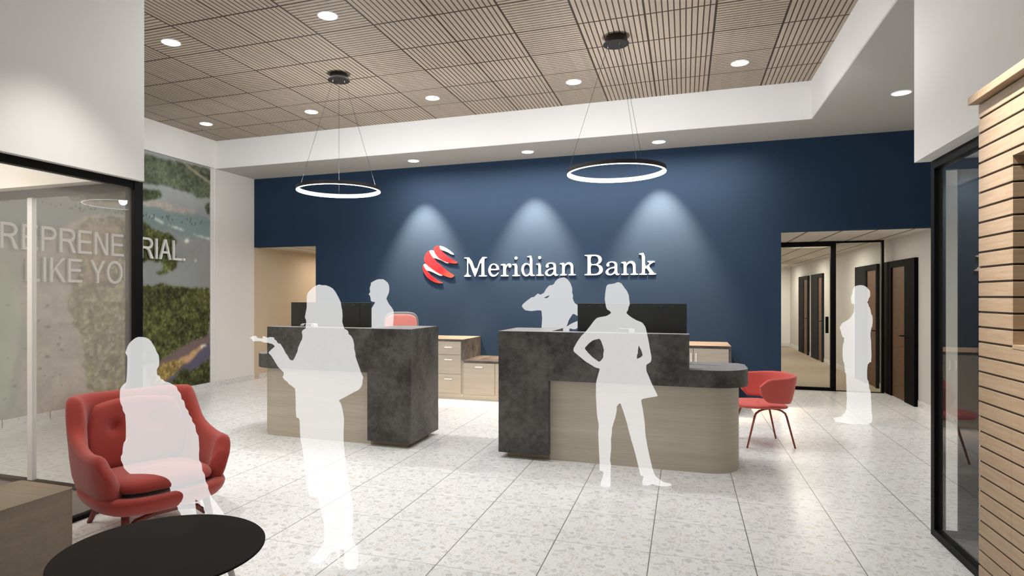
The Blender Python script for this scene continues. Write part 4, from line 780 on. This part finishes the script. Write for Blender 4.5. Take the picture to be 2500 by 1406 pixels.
# raised lettering on the mural, built letter by letter from strokes
def stroke_letter(ch, w, h, t):
    P = []
    def rect(x0, x1, z0, z1): P.append([(x0, z0), (x1, z0), (x1, z1), (x0, z1)])
    if ch == 'I': rect(0, t, 0, h)
    elif ch == '.': rect(0, t*1.15, 0, t*1.15)
    elif ch == 'L': P.append([(0, 0), (w, 0), (w, t), (t, t), (t, h), (0, h)])
    elif ch == 'E': P.append([(0, 0), (w, 0), (w, t), (t, t), (t, h/2-t/2+.005), (w*.93, h/2-t/2+.005), (w*.93, h/2+t/2+.005), (t, h/2+t/2+.005), (t, h-t), (w*.97, h-t), (w*.97, h), (0, h)])
    elif ch == 'T': P.append([(w/2-t/2, 0), (w/2+t/2, 0), (w/2+t/2, h-t), (w, h-t), (w, h), (0, h), (0, h-t), (w/2-t/2, h-t)])
    elif ch == 'N': P.append([(0, 0), (t, 0), (t, h-t*1.7), (w-t*1.15, 0), (w, 0), (w, h), (w-t, h), (w-t, t*1.7), (t*1.15, h), (0, h)])
    elif ch == 'A': return [[(0, 0), (t*1.1, 0), (w*.27, h*.30), (w*.73, h*.30), (w-t*1.1, 0), (w, 0), (w/2+t*.62, h), (w/2-t*.62, h)], [(w*.315, h*.30+t), (w*.685, h*.30+t), (w/2, h-t*1.1)]]
    elif ch == 'K': P.append([(0, 0), (t, 0), (t, h*.34), (w*.30, h*.52), (w-t*1.25, 0), (w, 0), (w*.40, h*.61), (w*.97, h), (w*.97-t*1.4, h), (t, h*.46), (t, h), (0, h)])
    elif ch == 'Y': P.append([(w/2-t/2, 0), (w/2+t/2, 0), (w/2+t/2, h*.42), (w, h), (w-t*1.15, h), (w/2, h*.53), (t*1.15, h), (0, h), (w/2-t/2, h*.42)])
    elif ch in 'RP':
        r = (h*.54)/2; z1 = h; z0 = h-2*r; c = (w*0.97-r, (z0+z1)/2)
        o = [(0, 0), (t, 0), (t, z0)]
        if ch == 'R': o += [(w*.42, z0), (w*.60, z0-h*.07), (w-t*1.3, 0), (w+t*.15, 0), (w*.76, z0-h*.08), (w*.66, z0+.004)]
        o += arc(c[0], c[1], r, -80 if ch == 'R' else -90, 90, 12) + [(0, h)]
        return [o, [(t, z0+t)] + arc(c[0], c[1], r-t, -90, 90, 10) + [(t, h-t)]]
    elif ch == 'O':
        e = lambda a, b, n=28: [(w/2+a*math.cos(2*PI*i/n), h/2+b*math.sin(2*PI*i/n)) for i in range(n)]
        return [e(w/2, h/2+.006), e(w/2-t, h/2+.006-t)]
    elif ch == 'U':
        r = w/2; o = [(0, h), (t, h)] + arc(r, r-.004, r-t, 180, 360, 12) + [(w-t, h), (w, h)] + arc(r, r-.004, r, 360, 180, 14)
        P.append(o)
    return P
def mural_word(chars, zb, label):
    y0 = chars[0][1]
    r = empty('slogan_sign', (XM, y0, zb)); tag(r, label, 'wall lettering', 'raised lettering on the mural')
    for ch, ya, yb in chars:
        polys = stroke_letter(ch, yb-ya, 0.318, 0.035)
        bm = bmesh.new(); plate(bm, [[(a+ya-y0, b) for a, b in P] for P in polys], 0.062, 0.030, (0, 0), 'x')
        mesh_obj('letter', bm, M['lettergrey'], r)
mural_word([('E', 4.20, 4.40), ('N', 4.46, 4.67), ('T', 4.72, 4.95), ('R', 5.149, 5.355), ('E', 5.407, 5.606), ('P', 5.649, 5.854), ('R', 5.894, 6.119), ('E', 6.157, 6.358), ('N', 6.402, 6.613), ('E', 6.67, 6.87), ('U', 6.92, 7.13), ('R', 7.177, 7.406), ('I', 7.454, 7.493), ('A', 7.527, 7.758), ('L', 7.794, 7.976), ('.', 8.008, 8.045)],
           2.19, 'upper line of grey raised capitals on the mural, ending RENEURIAL')
mural_word([('L', 5.461, 5.63), ('I', 5.675, 5.71), ('K', 5.764, 5.979), ('E', 6.012, 6.209), ('Y', 6.336, 6.567), ('O', 6.595, 6.855), ('U', 6.892, 7.10), ('.', 7.157, 7.202)],
           1.792, 'lower line of grey raised capitals on the mural reading LIKE YOU')

# ================================================================== armchair
def sup(a, b, ang, n=3.0):
    c, s_ = math.cos(ang), math.sin(ang)
    return (a*math.copysign(abs(c)**(2/n), c), b*math.copysign(abs(s_)**(2/n), s_))
def sm(a, b, x):
    x = max(0, min(1, (x-a)/(b-a))); return x*x*(3-2*x)
def subdiv(o, lv=1):
    m = o.modifiers.new('s', 'SUBSURF'); m.levels = lv; m.render_levels = lv
    for p in o.data.polygons: p.use_smooth = True
def armchair(loc, rz):
    """local: +y is the way the chair faces, +x across"""
    r = empty('upholstered_armchair', loc, rz)
    tag(r, 'brick red shell armchair with button back and loose seat cushion', 'armchair')
    # outer shell, arms and back in one upholstered piece
    bm = bmesh.new(); rows = []
    n = 48
    for i in range(n+1):
        th = math.radians(-228+(276*i/n))      # from one arm front round the back to the other
        fr = abs(i-n/2)/(n/2)                    # 0 at back centre, 1 at the arm fronts
        top = 0.595+0.315*(1-sm(0.48, 0.68, fr))-0.10*sm(0.84, 1.0, fr)
        bot = 0.17
        def pl(a, b, sh, z, nn=4.6):
            x, y = sup(a, b, th, nn); return (x, y+sh, z)
        wide = 0.47-0.02*(1-sm(0.3, 0.7, fr))
        dep = 0.40
        lean = 0.05*(1-sm(0.4, 0.8, fr))
        sec = [pl(0.29, 0.26, 0.01, bot), pl(0.385, 0.35, 0.0, bot+0.05), pl(0.442, 0.39, 0.0, 0.36),
               pl(wide-0.01, dep, -lean*0.4, 0.36+(top-0.36)*0.55), pl(wide, dep+0.01, -lean, top-0.05), pl(wide-0.012, dep-0.002, -lean, top-0.012),
               pl(wide-0.045, dep-0.035, -lean, top), pl(wide-0.082, dep-0.070, -lean*0.9, top-0.02),
               pl(wide-0.10, dep-0.085, -lean*0.6, top-0.07), pl(wide-0.115, dep-0.095, 0.0, 0.36+(top-0.36)*0.5), pl(0.335, 0.30, 0.0, 0.36), pl(0.31, 0.28, 0.0, 0.27)]
        rows.append(sec)
    V = grid_surf(bm, rows)
    for col in (V[0], V[-1]):
        c = bm.verts.new(sum((v.co for v in col), Vector())/len(col)+Vector((0, 0.02, 0)))
        for a, b in zip(col, col[1:]): bm.faces.new((a, b, c))
        bm.faces.new((col[-1], col[0], c))
    bmesh.ops.recalc_face_normals(bm, faces=bm.faces[:])
    subdiv(mesh_obj('shell', bm, M['red'], r))
    # seat tub with rolled front lip
    bm = bmesh.new(); rows = []
    for a, b, sh, z in ((0.02, 0.02, 0.02, 0.155), (0.31, 0.29, 0.03, 0.16), (0.40, 0.38, 0.04, 0.20), (0.435, 0.42, 0.04, 0.27), (0.43, 0.415, 0.04, 0.30), (0.40, 0.385, 0.04, 0.315), (0.33, 0.345, 0.035, 0.30), (0.30, 0.31, 0.03, 0.285), (0.02, 0.02, 0.03, 0.285)):
        rows.append([(lambda q: (q[0], q[1]+sh, z+ (0.0 if z < 0.28 else 0.0)))(sup(a, b, 2*PI*i/40, 3.2)) for i in range(40)])
    grid_surf(bm, rows, True); bmesh.ops.recalc_face_normals(bm, faces=bm.faces[:])
    subdiv(mesh_obj('seat_shell', bm, M['red'], r))
    # loose seat cushion
    bm = bmesh.new(); rows = []
    for a, b, z in ((0.02, 0.02, 0.295), (0.28, 0.28, 0.298), (0.325, 0.325, 0.32), (0.33, 0.33, 0.35), (0.315, 0.315, 0.385), (0.26, 0.26, 0.405), (0.15, 0.15, 0.418), (0.02, 0.02, 0.42)):
        rows.append([(lambda q: (q[0], q[1]+0.065, z+0.015*math.sin(2*PI*i/40)))(sup(a, b*1.02, 2*PI*i/40, 3.6)) for i in range(40)])
    grid_surf(bm, rows, True); bmesh.ops.recalc_face_normals(bm, faces=bm.faces[:])
    subdiv(mesh_obj('seat_cushion', bm, M['red'], r))
    # padded back panel with two button dimples
    bm = bmesh.new(); rows = []
    nx, nz = 36, 36
    for j in range(nz+1):
        row = []
        for i in range(nx+1):
            u = -1+2*i/nx; v = -1+2*j/nz
            # pill map
            uu = u*math.sqrt(1-0.30*v*v); vv = v*math.sqrt(1-0.22*u*u)
            x = 0.345*uu*(1-0.06*v); z = 0.605+0.255*vv
            edge = (1-abs(u)**6)*(1-abs(v)**6)
            wrap = 0.30-0.10*(abs(uu)**2.2)
            y = -0.298-0.035*sm(0.4, 0.9, z)+0.09*abs(uu)**2.4+0.05*(1-(1-edge)**2)**0.5*1.0
            for bxx in (-0.145, 0.145):
                d = math.hypot((x-bxx)*1.15, z-0.66); y -= 0.035*math.exp(-(d/0.045)**2)
            row.append((x, y, z))
        rows.append(row)
    grid_surf(bm, rows); bmesh.ops.recalc_face_normals(bm, faces=bm.faces[:])
    bp = mesh_obj('back_pad', bm, M['red'], r, True)
    for bxx in (-0.145, 0.145):
        bm = bmesh.new(); bmesh.ops.create_uvsphere(bm, u_segments=16, v_segments=8, radius=0.014)
        for v in bm.verts: v.co = Vector((v.co.x+bxx, v.co.y*0.5-0.316, v.co.z+0.66))
        mesh_obj('button', bm, M['red'], bp, True)
    # legs and front rail
    for x, y, dx, dy in ((-0.26, 0.27, -0.03, 0.05), (0.26, 0.27, 0.03, 0.05), (-0.24, -0.22, -0.05, -0.10), (0.24, -0.22, 0.05, -0.10)):
        bm = bmesh.new(); tube(bm, [(x, y, 0.20), (x+dx*0.5, y+dy*0.5, 0.10), (x+dx, y+dy, 0.0)], [0.026, 0.022, 0.017], 10); mesh_obj('leg', bm, M['redwood'], r, True)
    bm = bmesh.new(); tube(bm, [(-0.26, 0.275, 0.07), (-0.20, 0.275, 0.125), (-0.08, 0.275, 0.15), (0.08, 0.275, 0.15), (0.20, 0.275, 0.125), (0.26, 0.275, 0.07)], 0.018, 8); mesh_obj('front_rail', bm, M['redwood'], r, True)
    return r
armchair((-3.585, 3.38, 0), math.radians(-90-22))

# ================================================================== guest chair at the desk end
def guest_chair(loc, rz):
    r = empty('guest_chair', loc, rz); tag(r, 'coral red guest chair with wrap-around back and thin metal legs', 'chair')
    bm = bmesh.new(); outer = []; n = 40
    for i in range(n+1):
        th = math.radians(-205+230*i/n-0)
        fr = abs(i-n/2)/(n/2)
        end = sm(0.80, 1.0, fr)
        zt = 0.765-0.035*fr**2-0.075*end**2; zb = 0.44+0.04*fr+0.07*end**2
        row = []
        for kk in range(9):
            q = kk/8; z = zb+(zt-zb)*q
            sc = 0.80+0.20*q**0.7+0.02
            x, y = sup(0.335*sc, 0.31*sc, th, 2.5); row.append((x, y-0.0, z))
        outer.append(row)
    grid_surf(bm, outer); bmesh.ops.recalc_face_normals(bm, faces=bm.faces[:])
    o = mesh_obj('backrest', bm, M['coral'], r)
    m = o.modifiers.new('t', 'SOLIDIFY'); m.thickness = 0.035; m.offset = -1.0
    subdiv(o, 1)
    bm = bmesh.new(); rows = []
    for a, b, z in ((0.01, 0.01, 0.405), (0.22, 0.22, 0.405), (0.265, 0.265, 0.425), (0.27, 0.27, 0.44), (0.25, 0.25, 0.462), (0.15, 0.15, 0.458), (0.01, 0.01, 0.45)):
        rows.append([(lambda q: (q[0], q[1]+0.05, z-0.05*sm(-0.05, -0.28, 0)*0+ (0.0 if q[1] > -0.1 else -0.10*(-0.1-q[1]))))(sup(a, b*1.05, 2*PI*i/40, 2.8)) for i in range(40)])
    grid_surf(bm, rows, True); bmesh.ops.recalc_face_normals(bm, faces=bm.faces[:])
    s = mesh_obj('seat', bm, M['coral'], r); subdiv(s)
    bm = bmesh.new()
    for k in range(4): tube(bm, [(-0.09+0.06*k, -0.19, 0.53), (-0.09+0.06*k, -0.205, 0.66)], [0.012, 0.003], 8)
    mesh_obj('pleats', bm, M['coral'], o, True)
    for sx in (-1, 1):
        arch = []
        for q in range(9):
            a = PI*q/8; arch.append((sx*0.20, 0.165*math.cos(a)*-1, 0.33+0.085*math.sin(a)))
        bm = bmesh.new(); tube(bm, arch, 0.011, 10); fr_ = mesh_obj('leg_arch', bm, M['redmetal'], r, True)
        for y0, y1 in ((-0.165, -0.245), (0.165, 0.255)):
            bm = bmesh.new(); tube(bm, [(sx*0.20, y0, 0.335), (sx*0.225, y1, 0.0)], [0.011, 0.009], 10); mesh_obj('leg', bm, M['redmetal'], r, True)
    return r
guest_chair((0.80, 7.37, 0), math.radians(90+17))

# ================================================================== teller chair behind the desk
def teller_chair(loc, rz):
    r = empty('teller_chair', loc, rz); tag(r, 'tall teller chair with salmon pad in a grey shell, behind the desk', 'office chair')
    bm = bmesh.new(); rows = []
    def padgrid(w, h, y0, bow, zc):
        rows = []
        for j in range(13):
            v = -1+2*j/12; row = []
            for i in range(13):
                u = -1+2*i/12; uu = u*math.sqrt(1-0.28*v**4); vv = v*math.sqrt(1-0.28*u**4)
                row.append((w*uu, y0+bow*uu*uu, zc+h*vv))
            rows.append(row)
        return rows
    bm = bmesh.new(); grid_surf(bm, padgrid(0.235, 0.235, -0.20, 0.05, 1.165)); o = mesh_obj('back_shell', bm, M['taskgrey'], r)
    m = o.modifiers.new('t', 'SOLIDIFY'); m.thickness = 0.03; m.offset = 0; subdiv(o)
    bm = bmesh.new(); grid_surf(bm, padgrid(0.215, 0.212, -0.172, 0.05, 1.155)); o = mesh_obj('back_pad', bm, M['softred'], r)
    m = o.modifiers.new('t', 'SOLIDIFY'); m.thickness = 0.03; m.offset = 0; subdiv(o)
    bm = bmesh.new(); rows = []
    for a, z in ((0.01, 0.76), (0.21, 0.765), (0.235, 0.80), (0.20, 0.835), (0.01, 0.84)): rows.append([(lambda q: (q[0], q[1], z))(sup(a, a, 2*PI*i/32, 3)) for i in range(32)])
    grid_surf(bm, rows, True); bmesh.ops.recalc_face_normals(bm, faces=bm.faces[:]); subdiv(mesh_obj('seat', bm, M['softred'], r))
    bm = bmesh.new(); tube(bm, [(0, -0.10, 0.775), (0, -0.245, 0.80), (0, -0.245, 1.10)], 0.02, 8); mesh_obj('back_stem', bm, M['taskgrey'], r, True)
    bm = bmesh.new(); cyl(bm, 0, 0, 0.06, 0.77, 0.025); mesh_obj('gas_column', bm, M['chrome'], r, True)
    bm = bmesh.new(); tube(bm, [(0.2*math.cos(2*PI*i/32), 0.2*math.sin(2*PI*i/32), 0.32) for i in range(32)], 0.01, 8, True); bx(bm, -0.2, 0.2, -0.008, 0.008, 0.312, 0.328); mesh_obj('foot_ring', bm, M['chrome'], r, True)
    bm = bmesh.new()
    for k in range(5):
        a = 2*PI*k/5; tube(bm, [(0, 0, 0.09), (0.27*math.cos(a), 0.27*math.sin(a), 0.055)], [0.022, 0.014], 8)
    b = mesh_obj('star_base', bm, M['screen'], r, True)
    for k in range(5):
        a = 2*PI*k/5; bm = bmesh.new(); cx_, cy_ = 0.27*math.cos(a), 0.27*math.sin(a)
        tube(bm, [(cx_-0.02*math.sin(a), cy_+0.02*math.cos(a), 0.027), (cx_+0.02*math.sin(a), cy_-0.02*math.cos(a), 0.027)], 0.027, 12); mesh_obj('caster', bm, M['screen'], b, True)
teller_chair((-3.52, 7.32, 0), math.radians(205))

# ================================================================== round coffee table and wood box
r = empty('coffee_table', (-2.255, 2.19, 0)); tag(r, 'low round coffee table with thin black top', 'coffee table')
bm = bmesh.new(); seg = 96
rows = [[(rr*math.cos(2*PI*i/seg), rr*math.sin(2*PI*i/seg), z) for i in range(seg)] for rr, z in ((0.002, 0.438), (0.438, 0.438), (0.4455, 0.441), (0.446, 0.447), (0.443, 0.45), (0.002, 0.45))]
grid_surf(bm, rows, True); bmesh.ops.recalc_face_normals(bm, faces=bm.faces[:]); mesh_obj('tabletop', bm, M['tabletop'], r)
for a in (40, 130, 220, 310):
    a = math.radians(a); bm = bmesh.new(); tube(bm, [(0.26*math.cos(a), 0.26*math.sin(a), 0.438), (0.36*math.cos(a), 0.36*math.sin(a), 0.0)], [0.016, 0.012], 10); mesh_obj('leg', bm, M['greige'], r, True)
r = empty('side_table', (-3.71, 2.40, 0)); tag(r, 'boxy tan woodgrain side table with rounded corners beside the armchair', 'side table')
def rrect(x0, x1, y0, y1, rad):
    return arc(x1-rad, y1-rad, rad, 0, 90, 8)+arc(x0+rad, y1-rad, rad, 90, 180, 8)+arc(x0+rad, y0+rad, rad, 180, 270, 8)+arc(x1-rad, y0+rad, rad, 270, 360, 8)
bm = bmesh.new(); prism(bm, rrect(-0.232, 0.234, -0.42, 0.322, 0.035), 0.0, 0.438); mesh_obj('body', bm, M['lamtop'], r)
bm = bmesh.new(); prism(bm, rrect(-0.232, 0.234, -0.42, 0.322, 0.035), 0.4382, 0.450); mesh_obj('top', bm, M['lamtop'], r)

# ================================================================== translucent people
def inflate(name, fig, depth_scale, label, cap=0.16, dfun=None, w_=0.12):
    """grow a rounded body from its outline: thickness solves a membrane equation so limbs come out round"""
    o = fig['o']; holes = fig['h']
    cell = 0.012
    def resample(P, st=0.010):
        Q = []
        for i in range(len(P)):
            a = Vector(P[i]); b = Vector(P[(i+1) % len(P)]); n = max(1, int((b-a).length/st))
            for k_ in range(n): Q.append(tuple(a+(b-a)*k_/n))
        return Q
    O = resample(smooth_poly(o, 1, w_)); H = [resample(smooth_poly(h, 1, 0.15)) for h in holes]
    xs = [p[0] for p in O]; zs = [p[1] for p in O]
    x0, x1, z0, z1 = min(xs)-2*cell, max(xs)+2*cell, min(zs)-2*cell, max(zs)+2*cell
    nx, nz = int((x1-x0)/cell)+1, int((z1-z0)/cell)+1
    X, Z = np.meshgrid(x0+cell*np.arange(nx), z0+cell*np.arange(nz))
    ins = np.zeros(X.shape, bool)
    for P in [O]+H:
        A = np.array(P); j = len(P)-1
        for i in range(len(P)):
            (a, b), (c, d) = A[i], A[j]; j = i
            if b == d: continue
            ins ^= ((b > Z) != (d > Z)) & (X < (c-a)*(Z-b)/(d-b)+a)
    U = np.zeros(X.shape)
    kk = 2.0*cell*cell
    for _ in range(1500):
        U[1:-1, 1:-1] = np.where(ins[1:-1, 1:-1], 0.25*(U[2:, 1:-1]+U[:-2, 1:-1]+U[1:-1, 2:]+U[1:-1, :-2]+kk), 0)
    T = np.sqrt(np.maximum(U, 0))*depth_scale
    T = cap*np.tanh(T/cap)
    allb = np.array(O+sum(H, []))
    pts = [Vector(p) for p in O]; ed = [(i, (i+1) % len(O)) for i in range(len(O))]
    for h in H:
        s0 = len(pts); pts += [Vector(p) for p in h]; ed += [(s0+i, s0+(i+1) % len(h)) for i in range(len(h))]
    step = 2
    for iz in range(0, nz, step):
        for ix in range(0, nx, step):
            if ins[iz, ix]:
                p = (X[iz, ix], Z[iz, ix])
                if np.min((allb[:, 0]-p[0])**2+(allb[:, 1]-p[1])**2) > (0.009)**2: pts.append(Vector(p))
    res = delaunay_2d_cdt(pts, ed, [], 1, 1e-7)
    vs, es, fs = res[0], res[1], res[2]
    def inside(p, P):
        c = False; j = len(P)-1
        for i in range(len(P)):
            if (P[i][1] > p[1]) != (P[j][1] > p[1]) and p[0] < (P[j][0]-P[i][0])*(p[1]-P[i][1])/(P[j][1]-P[i][1])+P[i][0]: c = not c
            j = i
        return c
    keep = []
    for f in fs:
        c = sum((vs[i] for i in f), Vector((0, 0)))/len(f)
        if not inside(c, O) or any(inside(c, h) for h in H): continue
        keep.append(f)
    # boundary verts = those on edges used once
    cnt = {}
    for f in keep:
        for i in range(3):
            e = tuple(sorted((f[i], f[(i+1) % 3]))); cnt[e] = cnt.get(e, 0)+1
    bd = {v for e, c_ in cnt.items() if c_ == 1 for v in e}
    def th(v):
        fx = (v[0]-x0)/cell; fz = (v[1]-z0)/cell; ix = min(max(int(fx), 0), nx-2); iz = min(max(int(fz), 0), nz-2); fx -= ix; fz -= iz
        return (T[iz, ix]*(1-fx)+T[iz, ix+1]*fx)*(1-fz)+(T[iz+1, ix]*(1-fx)+T[iz+1, ix+1]*fx)*fz
    bm = bmesh.new()
    F, Bk = {}, {}
    for i in {i for f in keep for i in f}:
        v = vs[i]; t = 0 if i in bd else th(v)
        off = dfun(v[0], v[1]) if dfun else 0.0
        s_ = 1.0
        F[i] = bm.verts.new((v[0], off-t, v[1]))
        Bk[i] = F[i] if i in bd else bm.verts.new((v[0], off+t*0.9, v[1]))
    for f in keep:
        bm.faces.new([F[i] for i in f])
        q = [Bk[i] for i in reversed(f)]
        if any(i not in bd for i in f): bm.faces.new(q)
    bmesh.ops.recalc_face_normals(bm, faces=bm.faces[:])
    ob = mesh_obj(name, bm, M['ghost'], None, True)
    ob.location = (fig['base'][0], fig['base'][1], 0.0 if min(zs) > -0.003 else -min(zs)*0.0)
    ob.rotation_euler = (0, 0, T_CAM)
    tag(ob, label, 'person', 'translucent white figures')
    return ob
T_CAM = math.atan((1672-1155.)/1500.5116)
FG = DATA
inflate('person', FG['A'], 0.75, 'translucent white figure in a long skirt suit and heels holding out an open hand')
inflate('person', FG['D'], 0.75, 'translucent white figure in a flared jacket standing with both hands on hips')
inflate('person', FG['C'], 0.75, 'translucent white figure behind the desk with one hand raised to the head')
inflate('person', FG['B'], 0.75, 'translucent white figure in profile behind the desk at the salmon chair')
inflate('person', FG['E'], 0.75, 'translucent white figure with folded arms standing at the corridor entrance')
inflate('person', FG['S'], 0.75, 'translucent white figure seated in the red armchair', 0.12, None, 0.25)

# ================================================================== lights
def area(name, loc, aim, sx, sy, e, col=(1, 1, 1), spread=180):
    l = bpy.data.lights.new(name, 'AREA'); l.shape = 'RECTANGLE'; l.size = sx; l.size_y = sy; l.energy = e; l.color = col; l.spread = math.radians(spread)
    o = bpy.data.objects.new(name, l); C.objects.link(o); o.location = loc
    o.rotation_euler = (Vector(aim)-Vector(loc)).to_track_quat('-Z', 'Y').to_euler()
    o.visible_glossy = True
    return o
# hall light: the downlights and rings, plus added fills without fixtures
area('added_ceiling_fill', (-3.1, 5.6, 4.30), (-3.1, 5.6, 0), 4.5, 3.0, 75, (0.97, 0.985, 1.0))  # added fill lamp under the wood ceiling, no fixture
area('added_fascia_wash', (-3.1, 6.6, 3.3), (-3.1, 8.8, 4.15), 9.0, 0.4, 15, (0.96, 0.98, 1.0), 120)  # added lamp in mid-air to brighten the fascia
for (x, y) in ((-4.27, 9.35), (-2.32, 9.35), (-0.36, 9.37)):
    spot((x, y, ZS-0.03), 1000, 60, 0.75, 0.02, (1, 0.70, 0.46), (x, y+0.55, 0.4))
pass
area('added_wall_wash', (-1.9, 9.1, ZS-0.03), (-1.9, 9.83, 2.3), 5.6, 0.12, 72, (1, 0.85, 0.72), 120)  # added strip lamp without a fixture, evens out the blue wall
spot((2.27, 7.99, ZS-0.03), 40, 110, 1.0)
for (x, y) in ((-4.036, 6.628), (-0.689, 6.631)):
    l = bpy.data.lights.new('ring_glow', 'POINT'); l.energy = 47; l.shadow_soft_size = 0.05
    o = bpy.data.objects.new('ring_glow', l); C.objects.link(o); o.location = (x, y, 2.95)
spot((0.2, 2.9, 3.80), 420, 42, 0.9, 0.05, (1, 0.97, 0.93), (1.30, 2.85, 2.15))  # added spot without a fixture, brightens the upper oak boards
spot((-3.35, 2.95, 3.83), 90, 86, 0.8, 0.05, (1, 0.96, 0.92))  # added spot without a fixture, throws a scallop on the meeting-room bulkhead
# glass rooms, corridor, back hall
area('meeting_room_light', (-6.0, 1.9, 3.15), (-6.0, 1.9, 0), 2.5, 2.5, 85, (1, 0.93, 0.84))
area('office_light', (2.4, 2.5, 2.85), (2.4, 2.5, 0), 1.0, 2.0, 12, (1, 0.93, 0.84))
for y in (10.9, 13.5, 17.0, 20.5): area('corridor_light', (2.2, y, 2.52), (2.2, y, 0), 0.6, 0.6, 30 if y > 12 else 7, (1, 0.91, 0.79))
area('back_hall_light', (-7.0, 12.2, 2.5), (-7.0, 12.2, 0), 0.8, 1.6, 16, (1, 0.87, 0.70))
# daylight from the street side
area('street_daylight', (-1.2, -2.7, 1.7), (-2.0, 4, 1.2), 5.0, 2.6, 11, (0.93, 0.97, 1.0))
sun = bpy.data.lights.new('low_sun', 'SUN'); sun.energy = 0.28; sun.angle = math.radians(1.5); sun.color = (1, 0.90, 0.76)
so = bpy.data.objects.new('low_sun', sun); C.objects.link(so); so.rotation_euler = Vector((0.30, 0.85, -0.36)).to_track_quat('-Z', 'Y').to_euler()

w = bpy.data.worlds.new('world'); bpy.context.scene.world = w; w.use_nodes = True
bg = w.node_tree.nodes['Background']; bg.inputs[0].default_value = (0.80, 0.85, 0.92, 1); bg.inputs[1].default_value = 0.2

# ================================================================== camera
cam = bpy.data.cameras.new('camera'); co = bpy.data.objects.new('camera', cam); C.objects.link(co)
co.location = (0, 0, 1.6); co.rotation_euler = (PI/2, 0, T_CAM)
cam.sensor_width = 36.0; cam.lens = 36.0*1500.5116/2500.0
cam.shift_x = 95.0/2500.0; cam.shift_y = 21.0/2500.0
cam.clip_start = 0.05; cam.clip_end = 100
sc = bpy.context.scene; sc.camera = co
sc.view_settings.view_transform = 'Standard'
sc.view_settings.look = 'None'
sc.view_settings.exposure = 0.58
sc.cycles.use_denoising = True
sc.cycles.max_bounces = 8; sc.cycles.diffuse_bounces = 4; sc.cycles.glossy_bounces = 4; sc.cycles.transparent_max_bounces = 24
sc.cycles.sample_clamp_indirect = 4.0
